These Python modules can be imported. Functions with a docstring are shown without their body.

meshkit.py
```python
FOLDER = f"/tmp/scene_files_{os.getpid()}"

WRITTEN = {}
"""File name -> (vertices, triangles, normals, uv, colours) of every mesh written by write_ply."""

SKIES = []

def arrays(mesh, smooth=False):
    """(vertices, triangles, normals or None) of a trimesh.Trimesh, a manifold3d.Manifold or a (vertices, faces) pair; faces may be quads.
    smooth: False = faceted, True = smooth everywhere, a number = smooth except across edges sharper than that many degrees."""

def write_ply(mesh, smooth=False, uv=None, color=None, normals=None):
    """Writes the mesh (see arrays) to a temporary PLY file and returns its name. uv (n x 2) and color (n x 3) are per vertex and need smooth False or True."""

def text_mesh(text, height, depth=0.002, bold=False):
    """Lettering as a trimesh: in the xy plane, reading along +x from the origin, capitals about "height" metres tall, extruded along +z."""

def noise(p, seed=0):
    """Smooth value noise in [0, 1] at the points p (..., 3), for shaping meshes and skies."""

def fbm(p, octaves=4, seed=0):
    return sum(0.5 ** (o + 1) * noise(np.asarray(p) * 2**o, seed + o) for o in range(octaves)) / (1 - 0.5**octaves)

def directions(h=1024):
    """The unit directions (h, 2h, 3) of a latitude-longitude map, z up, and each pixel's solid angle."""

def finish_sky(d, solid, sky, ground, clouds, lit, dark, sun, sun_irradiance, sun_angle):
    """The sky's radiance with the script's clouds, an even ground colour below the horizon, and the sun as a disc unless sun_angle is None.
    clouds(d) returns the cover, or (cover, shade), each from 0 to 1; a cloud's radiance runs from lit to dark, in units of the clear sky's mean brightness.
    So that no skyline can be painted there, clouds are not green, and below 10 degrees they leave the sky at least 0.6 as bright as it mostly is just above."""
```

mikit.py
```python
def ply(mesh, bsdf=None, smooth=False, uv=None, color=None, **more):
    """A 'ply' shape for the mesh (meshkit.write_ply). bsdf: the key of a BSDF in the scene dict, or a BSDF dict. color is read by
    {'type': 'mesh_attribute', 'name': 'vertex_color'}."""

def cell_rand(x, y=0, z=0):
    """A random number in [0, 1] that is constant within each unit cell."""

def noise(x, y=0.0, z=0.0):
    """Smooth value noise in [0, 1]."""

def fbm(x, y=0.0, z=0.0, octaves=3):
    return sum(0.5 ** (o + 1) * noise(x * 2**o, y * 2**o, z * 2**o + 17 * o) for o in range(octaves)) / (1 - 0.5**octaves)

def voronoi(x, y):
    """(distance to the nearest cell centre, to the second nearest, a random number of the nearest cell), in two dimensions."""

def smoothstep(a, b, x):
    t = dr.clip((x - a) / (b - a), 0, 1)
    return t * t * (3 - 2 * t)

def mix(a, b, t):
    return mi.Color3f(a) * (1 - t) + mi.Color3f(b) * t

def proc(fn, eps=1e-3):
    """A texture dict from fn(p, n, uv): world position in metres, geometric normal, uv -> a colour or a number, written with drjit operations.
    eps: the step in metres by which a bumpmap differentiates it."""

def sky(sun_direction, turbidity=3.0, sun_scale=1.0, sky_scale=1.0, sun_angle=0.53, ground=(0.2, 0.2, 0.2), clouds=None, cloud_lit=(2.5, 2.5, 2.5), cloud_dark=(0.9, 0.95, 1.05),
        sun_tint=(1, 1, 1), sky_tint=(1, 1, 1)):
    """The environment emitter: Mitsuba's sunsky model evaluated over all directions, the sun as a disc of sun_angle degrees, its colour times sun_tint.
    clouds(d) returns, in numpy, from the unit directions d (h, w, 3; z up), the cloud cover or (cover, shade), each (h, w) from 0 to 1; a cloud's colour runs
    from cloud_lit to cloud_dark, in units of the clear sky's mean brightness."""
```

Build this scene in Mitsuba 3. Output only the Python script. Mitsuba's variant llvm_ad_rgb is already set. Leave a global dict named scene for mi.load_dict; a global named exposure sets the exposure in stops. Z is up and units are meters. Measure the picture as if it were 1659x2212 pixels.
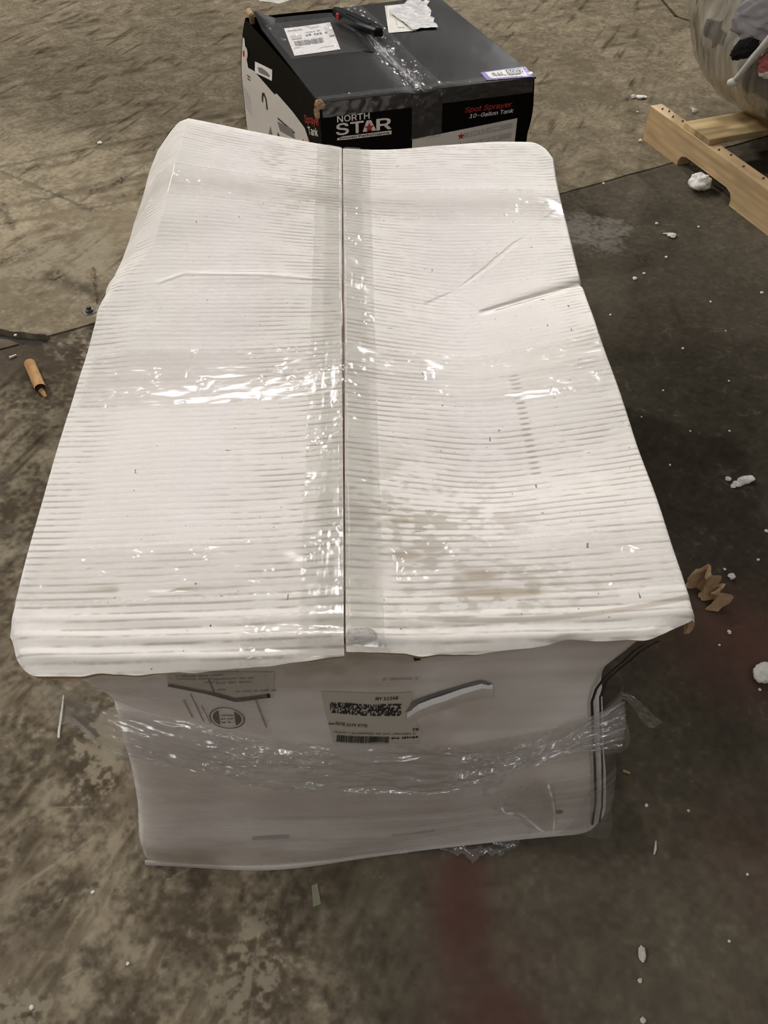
import math, random
import numpy as np, trimesh, drjit as dr, mitsuba as mi, mikit, meshkit
from mikit import noise, fbm, smoothstep, mix, proc, voronoi
from scipy.interpolate import CubicSpline, PchipInterpolator, LinearNDInterpolator
from shapely.geometry import Polygon, box as sbox, Point
T = mi.ScalarTransform4f
scene, labels = {}, {}
rng = np.random.default_rng(7)

# ------------------------------------------------------------------ camera, light, exposure
exposure = 1.17
PITCH = math.radians(48.0)
scene['camera'] = {'type': 'perspective', 'fov_axis': 'x', 'fov': math.degrees(2 * math.atan(829.5 / 1800.0)),
                   'near_clip': 0.02, 'far_clip': 200.0,
                   'to_world': T().look_at(origin=[0, 0, 1.08], target=[0, math.cos(PITCH), 1.08 - math.sin(PITCH)], up=[0, 0, 1])}
scene['hall_light'] = {'type': 'constant', 'radiance': {'type': 'rgb', 'value': [0.066, 0.064, 0.062]}}
# high-bay lamps: x, y, z, radius, radiance
LAMPS = [(9.2, 29.5, 12.0, 0.60, 1900.0, 'large round high-bay lamp hanging ahead to the right of the boxes'), (-5.6, 18.0, 11.0, 0.30, 520.0, 'round high-bay lamp hanging ahead to the left of the boxes'),
         (-8.2, 6.6, 10.0, 0.42, 215.0, 'round high-bay lamp hanging to the left, over the far slab'), (-12.0, 0.6, 10.0, 0.42, 165.0, 'round high-bay lamp hanging farthest to the left'),
         (-0.9, 8.2, 10.0, 0.16, 260.0, 'small round high-bay lamp hanging nearly straight ahead'), (-3.4, -6.0, 8.0, 0.20, 70.0, 'small round high-bay lamp hanging behind to the left'),
         (1.6, -3.6, 8.0, 0.18, 65.0, 'small round high-bay lamp hanging just behind the camera'), (4.6, -5.0, 8.0, 0.20, 70.0, 'small round high-bay lamp hanging behind to the right')]

# ------------------------------------------------------------------ helpers
def label(key, text=None, cat=None, group=None, kind=None):
    d = labels.setdefault(key, {})
    for k, v in (('label', text), ('category', cat), ('group', group), ('kind', kind)):
        if v: d[k] = v

def numbered(key):
    if key not in scene and not any(k.startswith(key + '__') for k in scene) and key not in labels: return key
    i = 1
    while True:
        k = f'{key}_{i:03d}'
        if k not in scene and not any(q.startswith(k + '__') for q in scene) and k not in labels: return k
        i += 1

def put(name, mesh, bsdf, parent=None, smooth=False, uv=None, **more):
    key = numbered((parent + '__' if parent else '') + name)
    scene[key] = mikit.ply(mesh, bsdf, smooth=smooth, uv=uv, **more)
    return key

def grid(P, close=False):
    """triangles over a grid of points P (n, m, 3)"""
    n, m = P.shape[:2]
    i, j = np.meshgrid(np.arange(n - 1), np.arange(m - 1), indexing='ij')
    a = (i * m + j).ravel(); b = a + m; c = b + 1; d = a + 1
    F = np.vstack([np.stack([a, b, c], 1), np.stack([a, c, d], 1)])
    return trimesh.Trimesh(P.reshape(-1, 3), F, process=False)

def gnormals(P):
    du = np.gradient(P, axis=0); dv = np.gradient(P, axis=1)
    n = np.cross(du, dv); return n / (np.linalg.norm(n, axis=-1, keepdims=True) + 1e-12)

def cat(ms): return trimesh.util.concatenate(list(ms))

def rim(P, Q):
    """side strip between the border of sheet P and of sheet Q"""
    def border(A): return np.vstack([A[0, :], A[1:, -1], A[-1, ::-1][1:], A[::-1, 0][1:]])
    return grid(np.stack([border(P), border(Q)]))

def up_facing(m):
    if m.face_normals[:, 2].mean() < 0: m.invert()
    return m

def towards(m, d):
    if (m.face_normals @ np.asarray(d, float)).mean() < 0: m.invert()
    return m

def tube(pts, r, sides=10, cap=True):
    p = np.asarray(pts, float); r = np.broadcast_to(np.asarray(r, float), (len(p),))
    t = np.gradient(p, axis=0); t /= np.linalg.norm(t, axis=1, keepdims=True)
    a = np.cross(t, [0.13, 0.2, 0.97]); a /= np.linalg.norm(a, axis=1, keepdims=True) + 1e-12
    b = np.cross(t, a); an = np.arange(sides) * 2 * np.pi / sides
    R = p[:, None] + r[:, None, None] * (np.cos(an)[None, :, None] * a[:, None] + np.sin(an)[None, :, None] * b[:, None])
    V = R.reshape(-1, 3); n = len(p); F = []
    for i in range(n - 1):
        for j in range(sides):
            k = (j + 1) % sides
            F += [[i * sides + j, i * sides + k, (i + 1) * sides + k], [i * sides + j, (i + 1) * sides + k, (i + 1) * sides + j]]
    if cap:
        V = np.vstack([V, p[0], p[-1]])
        for j in range(sides):
            k = (j + 1) % sides
            F += [[len(V) - 2, k, j], [len(V) - 1, (n - 1) * sides + j, (n - 1) * sides + k]]
    m = trimesh.Trimesh(V, F, process=False); m.fix_normals(); return m

def rbox(size, r=0.003, at=(0, 0, 0)):
    """box with chamfered edges, centre at"""
    s = np.asarray(size, float) / 2; pts = []
    for x in (-1, 1):
        for y in (-1, 1):
            for z in (-1, 1):
                c = s * [x, y, z]
                for k in range(3):
                    q = c.copy(); o = [i for i in range(3) if i != k]
                    q[o[0]] -= np.sign(q[o[0]]) * r; q[o[1]] -= np.sign(q[o[1]]) * r; pts.append(q)
    m = trimesh.convex.convex_hull(np.array(pts)); m.apply_translation(at); return m

def place(m, at, rz=0.0, rx=0.0, ry=0.0):
    m = m.copy()
    M = trimesh.transformations.euler_matrix(rx, ry, rz); M[:3, 3] = at
    m.apply_transform(M); return m

def flat(poly, cell=None, depth=None):
    """2D polygon -> flat mesh in the xy plane"""
    m = trimesh.creation.extrude_polygon(poly, 1.0, engine='earcut')
    v, f = m.vertices, m.faces
    keep = np.all(v[f][:, :, 2] > 0.5, axis=1)
    q = trimesh.Trimesh(v * [1, 1, 0], f[keep], process=False); q.remove_unreferenced_vertices(); q.merge_vertices()
    if cell: 
        V, F = trimesh.remesh.subdivide_to_size(q.vertices, q.faces, cell, max_iter=12); q = trimesh.Trimesh(V, F)
    return q

def text2d(s, h, bold=False, width=None, slant=0.0):
    m = meshkit.text_mesh(s, h, 0.001, bold)
    v = m.vertices.copy(); f = m.faces
    keep = np.all(v[f][:, :, 2] > 0.0005, axis=1)
    v[:, 2] = 0
    q = trimesh.Trimesh(v, f[keep], process=False); q.remove_unreferenced_vertices()
    q.vertices[:, 0] -= q.vertices[:, 0].min()
    if width: q.vertices[:, 0] *= width / q.vertices[:, 0].max()
    q.vertices[:, 0] += slant * q.vertices[:, 1]
    return q

def mv(m, x, y, rot=0.0):
    m = m.copy(); c, s = math.cos(rot), math.sin(rot)
    v = m.vertices.copy(); m.vertices = np.stack([v[:, 0] * c - v[:, 1] * s + x, v[:, 0] * s + v[:, 1] * c + y, v[:, 2]], 1); return m

def wrap(m, fn, out):
    """put a flat 2D mesh onto a surface fn(u, v) -> points; out: the side it faces"""
    m = m.copy(); m.vertices = fn(m.vertices[:, 0], m.vertices[:, 1]); return towards(m, out)

def bars(x0, x1, y0, y1, n, seed, fill=0.5):
    r = np.random.default_rng(seed); out = []; xs = np.sort(r.uniform(x0, x1, n + 1)); xs[0] = x0; xs[-1] = x1
    xs = np.linspace(x0, x1, n + 1) + r.uniform(-.3, .3, n + 1) * (x1 - x0) / n
    for i in range(n):
        w = (xs[i + 1] - xs[i]) * r.uniform(.35, .8) * 2 * fill
        out.append(flat(sbox(xs[i], y0, xs[i] + w, y1)))
    return cat(out)

def words(x0, y0, w, h, n, seed):
    """an unreadable row of fine print as little dashes"""
    r = np.random.default_rng(seed); out = []; x = x0
    while x < x0 + w:
        l = h * r.uniform(.4, .9)
        out.append(flat(sbox(x, y0 + h * r.uniform(0, .2), x + l, y0 + h * r.uniform(.7, 1)))); x += l + h * (.25 if r.random() < .8 else .9)
    return cat(out)

# ------------------------------------------------------------------ materials
def rgb(*c): return {'type': 'rgb', 'value': list(map(float, c))}
def mat(key, color, rough=0.6, spec=0.4, **more):
    c = color if isinstance(color, dict) else rgb(*color)
    scene[key] = {'type': 'twosided', 'bsdf': {'type': 'principled', 'base_color': c, 'roughness': rough, 'specular': spec, **more}}
def bumped(key, color, height, scale, rough=0.6, spec=0.4, eps=5e-4, **more):
    c = color if isinstance(color, dict) else rgb(*color)
    scene[key] = {'type': 'twosided', 'bsdf': {'type': 'bumpmap', 'arbitrary': proc(height, eps=eps), 'scale': scale,
                  'bsdf': {'type': 'principled', 'base_color': c, 'roughness': rough, 'specular': spec, **more}}}
def film(key, weight, haze, color, alpha, height, scale, eps=4e-4):
    """clear plastic: mostly see-through, a little milky, with a mirror-like gloss. weight: how much is not see-through; haze: milky share of that"""
    scene[key] = {'type': 'blendbsdf', 'weight': weight,
        'bsdf_0': {'type': 'null'},
        'bsdf_1': {'type': 'twosided', 'bsdf': {'type': 'blendbsdf', 'weight': haze,
            'a': {'type': 'bumpmap', 'arbitrary': proc(height, eps=eps), 'scale': scale, 'bsdf': {'type': 'roughconductor', 'material': 'none', 'alpha': alpha}},
            'b': {'type': 'diffuse', 'reflectance': rgb(*color)}}}}

def seg(x, y, a, b):
    dx, dy = b[0] - a[0], b[1] - a[1]
    t = dr.clip(((x - a[0]) * dx + (y - a[1]) * dy) / (dx * dx + dy * dy), 0, 1)
    return dr.sqrt(dr.square(x - a[0] - t * dx) + dr.square(y - a[1] - t * dy))
def spot(x, y, c, rx, ry, soft=0.5):
    d = dr.sqrt(dr.square((x - c[0]) / rx) + dr.square((y - c[1]) / ry))
    return 1 - smoothstep(1 - soft, 1 + soft, d)

JA, JS = (-0.733, 1.476), 0.5276          # the floor joint: y = 1.476 + .5276 (x + .733)
def floor_color(p, n, uv):
    x, y = p.x, p.y
    far = smoothstep(-0.004, 0.004, y - (JA[1] + JS * (x - JA[0])))
    big = fbm(x * 1.7 + 3, y * 1.7, 1.0, 3)
    mid = fbm(x * 9, y * 9, 5.0, 4)
    fine = fbm(x * 60, y * 60, 9.0, 3)
    mid2 = fbm(x * 26, y * 26, 15.0, 3)
    fine2 = fbm(x * 120, y * 120, 19.0, 3)
    # scuffs drawn along two directions
    s1 = fbm((x * .9 + y * .45) * 7, (y * .9 - x * .45) * 30, 2.0, 4)
    s2 = fbm((x * .4 + y * .9) * 9, (y * .4 - x * .9) * 60, 7.0, 3)
    # right half of the near slab: dark, polished, stained, plus painted shade
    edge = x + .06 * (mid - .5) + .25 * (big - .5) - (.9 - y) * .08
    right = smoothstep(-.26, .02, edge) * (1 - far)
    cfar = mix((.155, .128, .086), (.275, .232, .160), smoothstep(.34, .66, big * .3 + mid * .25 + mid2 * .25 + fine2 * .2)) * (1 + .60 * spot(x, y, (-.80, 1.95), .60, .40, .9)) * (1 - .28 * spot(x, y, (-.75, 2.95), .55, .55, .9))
    cleft = mix((.092, .074, .051), (.265, .222, .156), smoothstep(.33, .68, mid * .30 + mid2 * .38 + fine2 * .32))
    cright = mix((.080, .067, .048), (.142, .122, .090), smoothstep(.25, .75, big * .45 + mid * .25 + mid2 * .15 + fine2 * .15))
    cright = cright * (1 - .50 * spot(x, y, (.58, 1.22), .42, .62, .9)) * (1 + .5 * spot(x, y, (.40, .22), .5, .25, .9))  # shade of bale and box, and a brighter front corner, put into the colour
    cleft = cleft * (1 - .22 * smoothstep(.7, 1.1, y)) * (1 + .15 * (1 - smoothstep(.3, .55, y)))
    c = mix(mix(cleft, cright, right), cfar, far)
    c = c * mix((1, 1, 1), (.58, .56, .54), smoothstep(.50, .70, s1 * .7 + fine2 * .3) * smoothstep(.35, .60, mid) * (1 - .75 * right))
    c = c * mix((1, 1, 1), (.52, .50, .48), smoothstep(.54, .72, s2 * .75 + fine2 * .25) * smoothstep(.40, .60, mid) * (1 - .8 * right))
    c = c * (.72 + .34 * fine + .24 * fine2)
    c = mix(c, (.31, .27, .205), smoothstep(.66, .78, fine2 * .7 + mid2 * .3) * (1 - .5 * far) * (.40 - .28 * right))
    # pale worn patches on the near left, each with a ragged outline
    rag = mid * .55 + mid2 * .6 + fine2 * .6 - .875
    pale = dr.maximum(spot(x, y, (-.40, .53), .035, .09, .7), dr.maximum(spot(x, y, (-.145, .25), .05, .07, .8), spot(x, y, (-.43, .20), .05, .03, .8)))
    pale = dr.maximum(pale, dr.maximum(spot(x, y, (-.62, 1.42), .10, .05, .6), spot(x, y, (-.75, 1.75), .28, .16, .9) * .5))
    c = mix(c, (.29, .25, .18), smoothstep(.40, .66, pale * .62 + rag * 1.7 + .08) * smoothstep(.0, .35, pale) * .8)
    pale_scuff = spot(x, y, (.52, 1.93), .10, .10, .9)  # pale scuffed spot on the concrete right of the black carton
    c = mix(c, (.30, .275, .24), smoothstep(.45, .9, pale_scuff + rag) * pale_scuff * .7)
    # scratches
    for a, b, w in (((-.461, .296), (-.326, .367), .0022), ((-.472, .33), (-.376, .406), .0020), ((-.455, .446), (-.392, .448), .0012), ((-.43, .44), (-.415, .425), .0012),
                    ((-.27, .355), (-.215, .385), .0012), ((-.145, .33), (-.15, .29), .001), ((-.372, .245), (-.345, .262), .0012)):
        d = seg(x, y, a, b) + .006 * (mid2 - .5) + .003 * (fine2 - .5)
        c = mix(c, (.33, .285, .21), (1 - smoothstep(w * .3, w * 2.2, d)) * smoothstep(.36, .58, fine2 * .5 + mid2 * .5) * .8)
    for a, b, w, k in (((-1.4, 2.10), (-.35, 2.62), .012, .55), ((-1.06, 2.24), (-.75, 2.02), .010, .5), ((-1.1, 1.98), (-.55, 2.27), .022, .4), ((-.78, 1.72), (-.62, 1.62), .03, .6), ((-.69, 1.76), (-.645, 1.60), .006, .7),
                       ((-1.0, 2.05), (-.93, 1.93), .016, .6), ((-1.2, 1.86), (-.5, 2.14), .01, .4), ((-.62, 2.05), (-.56, 1.95), .006, .6), ((-.72, 2.2), (-.69, 2.1), .006, .6), ((-.52, 2.50), (-.27, 2.36), .05, .75), ((-.44, 2.40), (-.22, 2.27), .03, .55)):
        d = seg(x, y, a, b) + .03 * (mid2 - .5) + .014 * (fine2 - .5)
        c = c * (1 - k * (1 - smoothstep(w * .3, w * 1.3, d)) * smoothstep(.30, .62, mid2 * .5 + fine2 * .5))
    # red and dark spills
    red = dr.maximum(dr.maximum(spot(x, y, (.095, .33), .035, .10, .8), spot(x, y, (.14, .18), .07, .09, .8)), dr.maximum(spot(x, y, (.47, .30), .07, .12, .8) * .6, spot(x, y, (.56, .70), .10, .09, .9) * .8))
    c = mix(c, (.135, .062, .052), red * smoothstep(.28, .55, mid) * .8)
    dark = dr.maximum(spot(x, y, (-.80, 1.40), .12, .07, .7), spot(x, y, (-.43, .30), .03, .04, .8) * .6)
    c = mix(c, (.075, .058, .044), dark * .75)
    for a, b in (((1.075, 3.8), (1.085, 3.662)), ((1.085, 3.662), (1.096, 3.479)), ((1.096, 3.479), (1.21, 3.33))):
        c = c * (1 - .7 * (1 - smoothstep(.002, .009, seg(x, y, a, b) + .01 * (mid - .5))))
    return dr.clip(c, 0, 1)
def floor_bump(p, n, uv):
    return fbm(p.x * 35, p.y * 35, 3.0, 3) * .0012 + noise(p.x * 260, p.y * 260, 2.0) * .0002
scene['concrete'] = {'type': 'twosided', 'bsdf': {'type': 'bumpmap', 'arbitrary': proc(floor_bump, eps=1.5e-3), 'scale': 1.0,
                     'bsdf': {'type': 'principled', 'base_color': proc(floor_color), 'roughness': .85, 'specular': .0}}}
mat('joint_dirt', (.055, .045, .034), .9)

def flutes(p):
    q = (p.y - .03 * p.x + .004 * noise(p.x * 9, p.y * 9, 3.0)) / .0086
    f = q - dr.floor(q)
    return dr.minimum(f, 1 - f)          # 0 on a flute line, .5 between
def board_color(p, n, uv):
    x, y = p.x, p.y
    seam = dr.abs(x + .0345 + .0355 * (y - .40))
    q = flutes(p)
    gr = fbm(x * 26, y * 90, 1.0, 3); bl = fbm(x * 11, y * 11, 8.0, 3); fi = noise(x * 420, y * 420, 5.0)
    le = dr.abs(x + .345 + .02 * smoothstep(.4, .9, y)); re = dr.abs(x - .275)
    m = dr.maximum(1 - smoothstep(.03, .20, seam + .10 * (bl - .5)), .85 * (1 - smoothstep(.012, .065, dr.minimum(le, re) + .03 * (bl - .5))))
    front = 1 - smoothstep(.45, .62, y + .1 * (bl - .5))
    m = dr.maximum(m, front * .8)
    m = dr.maximum(m, smoothstep(.04, .02, dr.abs(y - .56) - .12) * smoothstep(-.03, .06, x) * .8)
    m = dr.maximum(m, smoothstep(1.25, 1.36, y) * .8)
    line = (1 - smoothstep(.02, .26, q)) * m * smoothstep(.30, .66, gr * .7 + .3 * fbm(x * 120, y * 60, 4.0, 2))
    c = mix((.82, .765, .725), (.805, .765, .688), dr.maximum(front * .8, smoothstep(.2, .05, dr.minimum(dr.minimum(le, re), seam)) * .8))
    c = c * (1.02 - .06 * bl - .03 * fi)
    c = mix(c, (.30, .265, .22), line * .78)
    # grime rubbed into the right flap near its front edge and the far ends
    g = dr.maximum(spot(x, y, (.045, .545), .09, .10, .8), spot(x, y, (.10, .475), .09, .035, .8))
    g = dr.maximum(g, spot(x, y, (-.14, 1.27), .07, .10, .9) * .9)
    g = dr.maximum(g, spot(x, y, (.10, 1.40), .12, .025, .8) * .6)
    gn = smoothstep(.47, .66, fbm(x * 85, y * 130, 3.0, 3) * .6 + fbm(x * 22, y * 30, 7.0, 2) * .4 + .22 * (.3 - q))
    c = mix(c, (.36, .31, .24), g * gn * .62)
    st = dr.maximum(dr.maximum(spot(x, y, (.108, .468), .045, .006, .4), spot(x, y, (.091, .489), .018, .009, .6)), dr.maximum(spot(x, y, (.022, .515), .016, .006, .6), spot(x, y, (.015, .560), .012, .004, .6)))
    st = dr.maximum(st, dr.maximum(spot(x, y, (-.215, .474), .055, .004, .6) * smoothstep(.4, .6, gr), 0))
    c = mix(c, (.37, .30, .21), st * .75)
    sp = noise(x * 190, y * 190, 11.0)
    c = c * (1 - .75 * smoothstep(.972, .985, sp) * smoothstep(-.32, -.25, x))
    # dotted rub line on the right flap
    rub = 1 - smoothstep(.002, .008, seg(x, y, (.158, .80), (.166, .64)))
    c = mix(c, (.38, .36, .33), rub * (1 - smoothstep(.1, .3, q)) * .8)
    # wrinkles pressed in near the front edge
    w = 1 - smoothstep(.0015, .004, dr.abs(y - (.436 + .018 * dr.square((x - .10) / .17))) )
    c = mix(c, (.42, .36, .29), w * smoothstep(.0, .06, x) * .7)
    return dr.clip(c, 0, 1)
def board_bump(p, n, uv):
    x, y = p.x, p.y
    q = flutes(p)
    cr = 1 - smoothstep(.0, .004, seg(x, y, (.287, 1.229), (.15, 1.06)) + .006 * (noise(x * 30, y * 30, 1.0) - .5))
    cr = dr.maximum(cr, 1 - smoothstep(.0, .004, seg(x, y, (.15, 1.06), (.059, .963)) + .006 * (noise(x * 30, y * 30, 1.0) - .5)))
    cr2 = 1 - smoothstep(.0, .009, seg(x, y, (.265, .997), (.135, .952)))
    cr3 = 1 - smoothstep(.0, .006, dr.minimum(seg(x, y, (-.27, .995), (-.09, .988)), seg(x, y, (-.30, .975), (-.27, .995))))
    return .00019 * smoothstep(0, .3, q) + .0006 * fbm(x * 22, y * 22, 6.0, 2) - .0010 * cr - .0035 * cr2 + .0012 * cr3
scene['board_top'] = {'type': 'twosided', 'bsdf': {'type': 'bumpmap', 'arbitrary': proc(board_bump, eps=8e-4), 'scale': 1.0,
                      'bsdf': {'type': 'principled', 'base_color': proc(board_color), 'roughness': .62, 'specular': .3}}}
def side_color(p, n, uv):
    b = fbm(p.x * 9, p.z * 9, p.y * 9, 3); s = fbm(p.x * 5, p.z * 60, 2.0, 2); d = fbm(p.x * 22, p.z * 30, p.y * 22, 3)
    c = mix((.68, .625, .575), (.82, .77, .73), smoothstep(.3, .7, b)) * (.86 + .24 * s)
    sm = dr.maximum(spot(p.x, p.z, (-.05, .375), .07, .05, .9), spot(p.x, p.z, (.03, .285), .09, .05, .9) * .7)
    sm = dr.maximum(sm, spot(p.x, p.z, (-.20, .02), .16, .02, .9))
    return mix(c, (.42, .36, .28), sm * smoothstep(.25, .65, d) * .8)
bumped('board_side', proc(side_color), lambda p, n, uv: .002 * fbm(p.x * 14, p.y * 14, p.z * 14, 3), 1.0, .6, .3)
def brown_color(p, n, uv):
    return mix((.30, .19, .10), (.52, .36, .21), fbm(p.x * 90, p.y * 90, p.z * 90, 3))
mat('board_brown', proc(brown_color), .85, .2)
mat('paper_white', (.80, .77, .74), .6, .3)
mat('paper_cream', (.72, .69, .60), .65, .3)
mat('torn_paper', (.90, .88, .85), .85, .2)
mat('label_grey', (.62, .585, .52), .5, .3)
mat('label_dull', (.53, .485, .41), .5, .3)
mat('ink', (.030, .026, .026), .5, .3)
mat('ink_grey', (.20, .185, .18), .6, .3)
mat('ink_faint', (.42, .40, .385), .6, .3)
mat('ink_pale', (.60, .55, .50), .6, .3)
mat('ink_red', (.36, .028, .022), .5, .3)
mat('ink_white', (.66, .62, .57), .5, .3)
mat('ink_pink', (.30, .17, .17), .6, .3)
def tape_wr(p, n, uv):
    x, y = p.x, p.y
    a = fbm(x * 16, y * 95, 3.0, 3)
    pt = smoothstep(.60, .8, fbm(x * 55, y * 55, 8.0, 2))
    return a * .0005 + pt * .0008 * noise(x * 190, y * 190, 1.0)
def tape_wr_long(p, n, uv):
    x, y = p.x, p.y
    a = fbm(x * 95, y * 13, 6.0, 3)
    pt = smoothstep(.55, .8, fbm(x * 45, y * 30, 2.0, 2))
    return a * .0005 + pt * .0006 * noise(x * 230, y * 190, 4.0)
film('tape_cross', .135, .52, (.74, .705, .65), .035, tape_wr, 1.0)
film('tape_long', .17, .70, (.56, .54, .48), .035, tape_wr_long, 1.0)
def film_wr(p, n, uv):
    return fbm(uv.x * 14, uv.y * 120, 3.0, 3) * .0016 + smoothstep(.45, .75, fbm(uv.x * 24, uv.y * 40, 6.0, 2)) * noise(uv.x * 230, uv.y * 380, 3.0) * .0010
def film_haze(p, n, uv): return .12 + .75 * smoothstep(.42, .72, fbm(uv.x * 5, uv.y * 75, 8.0, 3)) * smoothstep(.3, .6, fbm(uv.x * 12, uv.y * 12, 5.0, 2) + .1)
film('stretch_film_clear', .22, proc(film_haze), (.66, .63, .61), .06, film_wr, 1.0)
film('stretch_film_crumpled', .24, .34, (.62, .59, .57), .05, film_wr, 2.2)
def black_color(p, n, uv):
    s = fbm(p.x * 12, p.y * 12, p.z * 12, 3)
    return mix((.007, .006, .0055), (.014, .0125, .011), s)
bumped('black_board', proc(black_color), lambda p, n, uv: .0022 * fbm(p.x * 16, p.y * 16, p.z * 16, 3), 1.0, .50, .075)
mat('black_wall', (.0042, .0036, .0033), .5, .05)
def black_wr(p, n, uv):
    return fbm(p.x * 34, p.y * 34, p.z * 34, 3) * .004 + smoothstep(.5, .75, fbm(p.x * 30, p.y * 30, p.z * 30, 2)) * noise(p.x * 150, p.y * 150, p.z * 150) * .002
film('tape_on_black', .13, .42, (.52, .50, .47), .06, black_wr, 1.0)
def wood_color(p, n, uv):
    l = p.x * .345 - p.y * .939; a = p.x * .939 + p.y * .345
    g = fbm(l * 5, a * 60 + p.z * 80, p.z * 40, 3); k = fbm(l * 14, a * 30, p.z * 30, 2)
    c = mix((.42, .27, .13), (.74, .54, .30), g)
    return c * (.72 + .5 * k)
bumped('pallet_wood', proc(wood_color), lambda p, n, uv: .001 * fbm(p.x * 40, p.y * 40, p.z * 90, 2), 1.0, .75, .25)
def deck_color(p, n, uv):
    l = p.x * .345 - p.y * .939; a = p.x * .939 + p.y * .345
    g = fbm(a * 5, l * 70, 3.0, 3); k = fbm(a * 9, l * 20, 6.0, 2)
    return mix((.46, .33, .15), (.82, .64, .36), g) * mix((.55, .52, .5), (1.1, 1.1, 1.1), smoothstep(.3, .6, k))
mat('deck_wood', proc(deck_color), .75, .25)
mat('nail_steel', (.05, .045, .042), .5, .5)
def foam_color(p, n, uv): return mix((.70, .68, .60), (.88, .86, .80), fbm(p.x * 200, p.y * 200, p.z * 200, 2))
mat('foam', proc(foam_color), .9, .2)
def bale_color(p, n, uv):
    a = fbm(p.x * 7, p.y * 7, p.z * 5, 4); b = fbm(p.x * 30, p.y * 30, p.z * 12, 3)
    c = mix((.20, .165, .115), (.58, .53, .43), smoothstep(.32, .68, a * .5 + b * .5))
    return c * (1 - .85 * smoothstep(.66, .70, fbm(p.x * 16, p.y * 16, p.z * 16, 2)))
def bale_bump(p, n, uv): return fbm(p.x * 30 + p.z * 6, p.y * 30, p.z * 9, 3) * .014 + fbm(p.x * 90, p.y * 90, p.z * 40, 2) * .003
bumped('bale_plastic', proc(bale_color), bale_bump, 1.0, .33, .5, eps=1e-3)
film('bale_film', .30, .62, (.46, .42, .34), .12, lambda p, n, uv: fbm(p.x * 30, p.y * 30, p.z * 11, 3) * .006, 1.0)
mat('cloth_grey', proc(lambda p, n, uv: mix((.17, .155, .165), (.42, .40, .40), fbm(p.x * 16, p.y * 16, p.z * 16, 3))), .8, .2)
mat('gap_shade', (.014, .011, .012), .9, .2)  # black of the lump that stands in for shade in a gap
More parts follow.
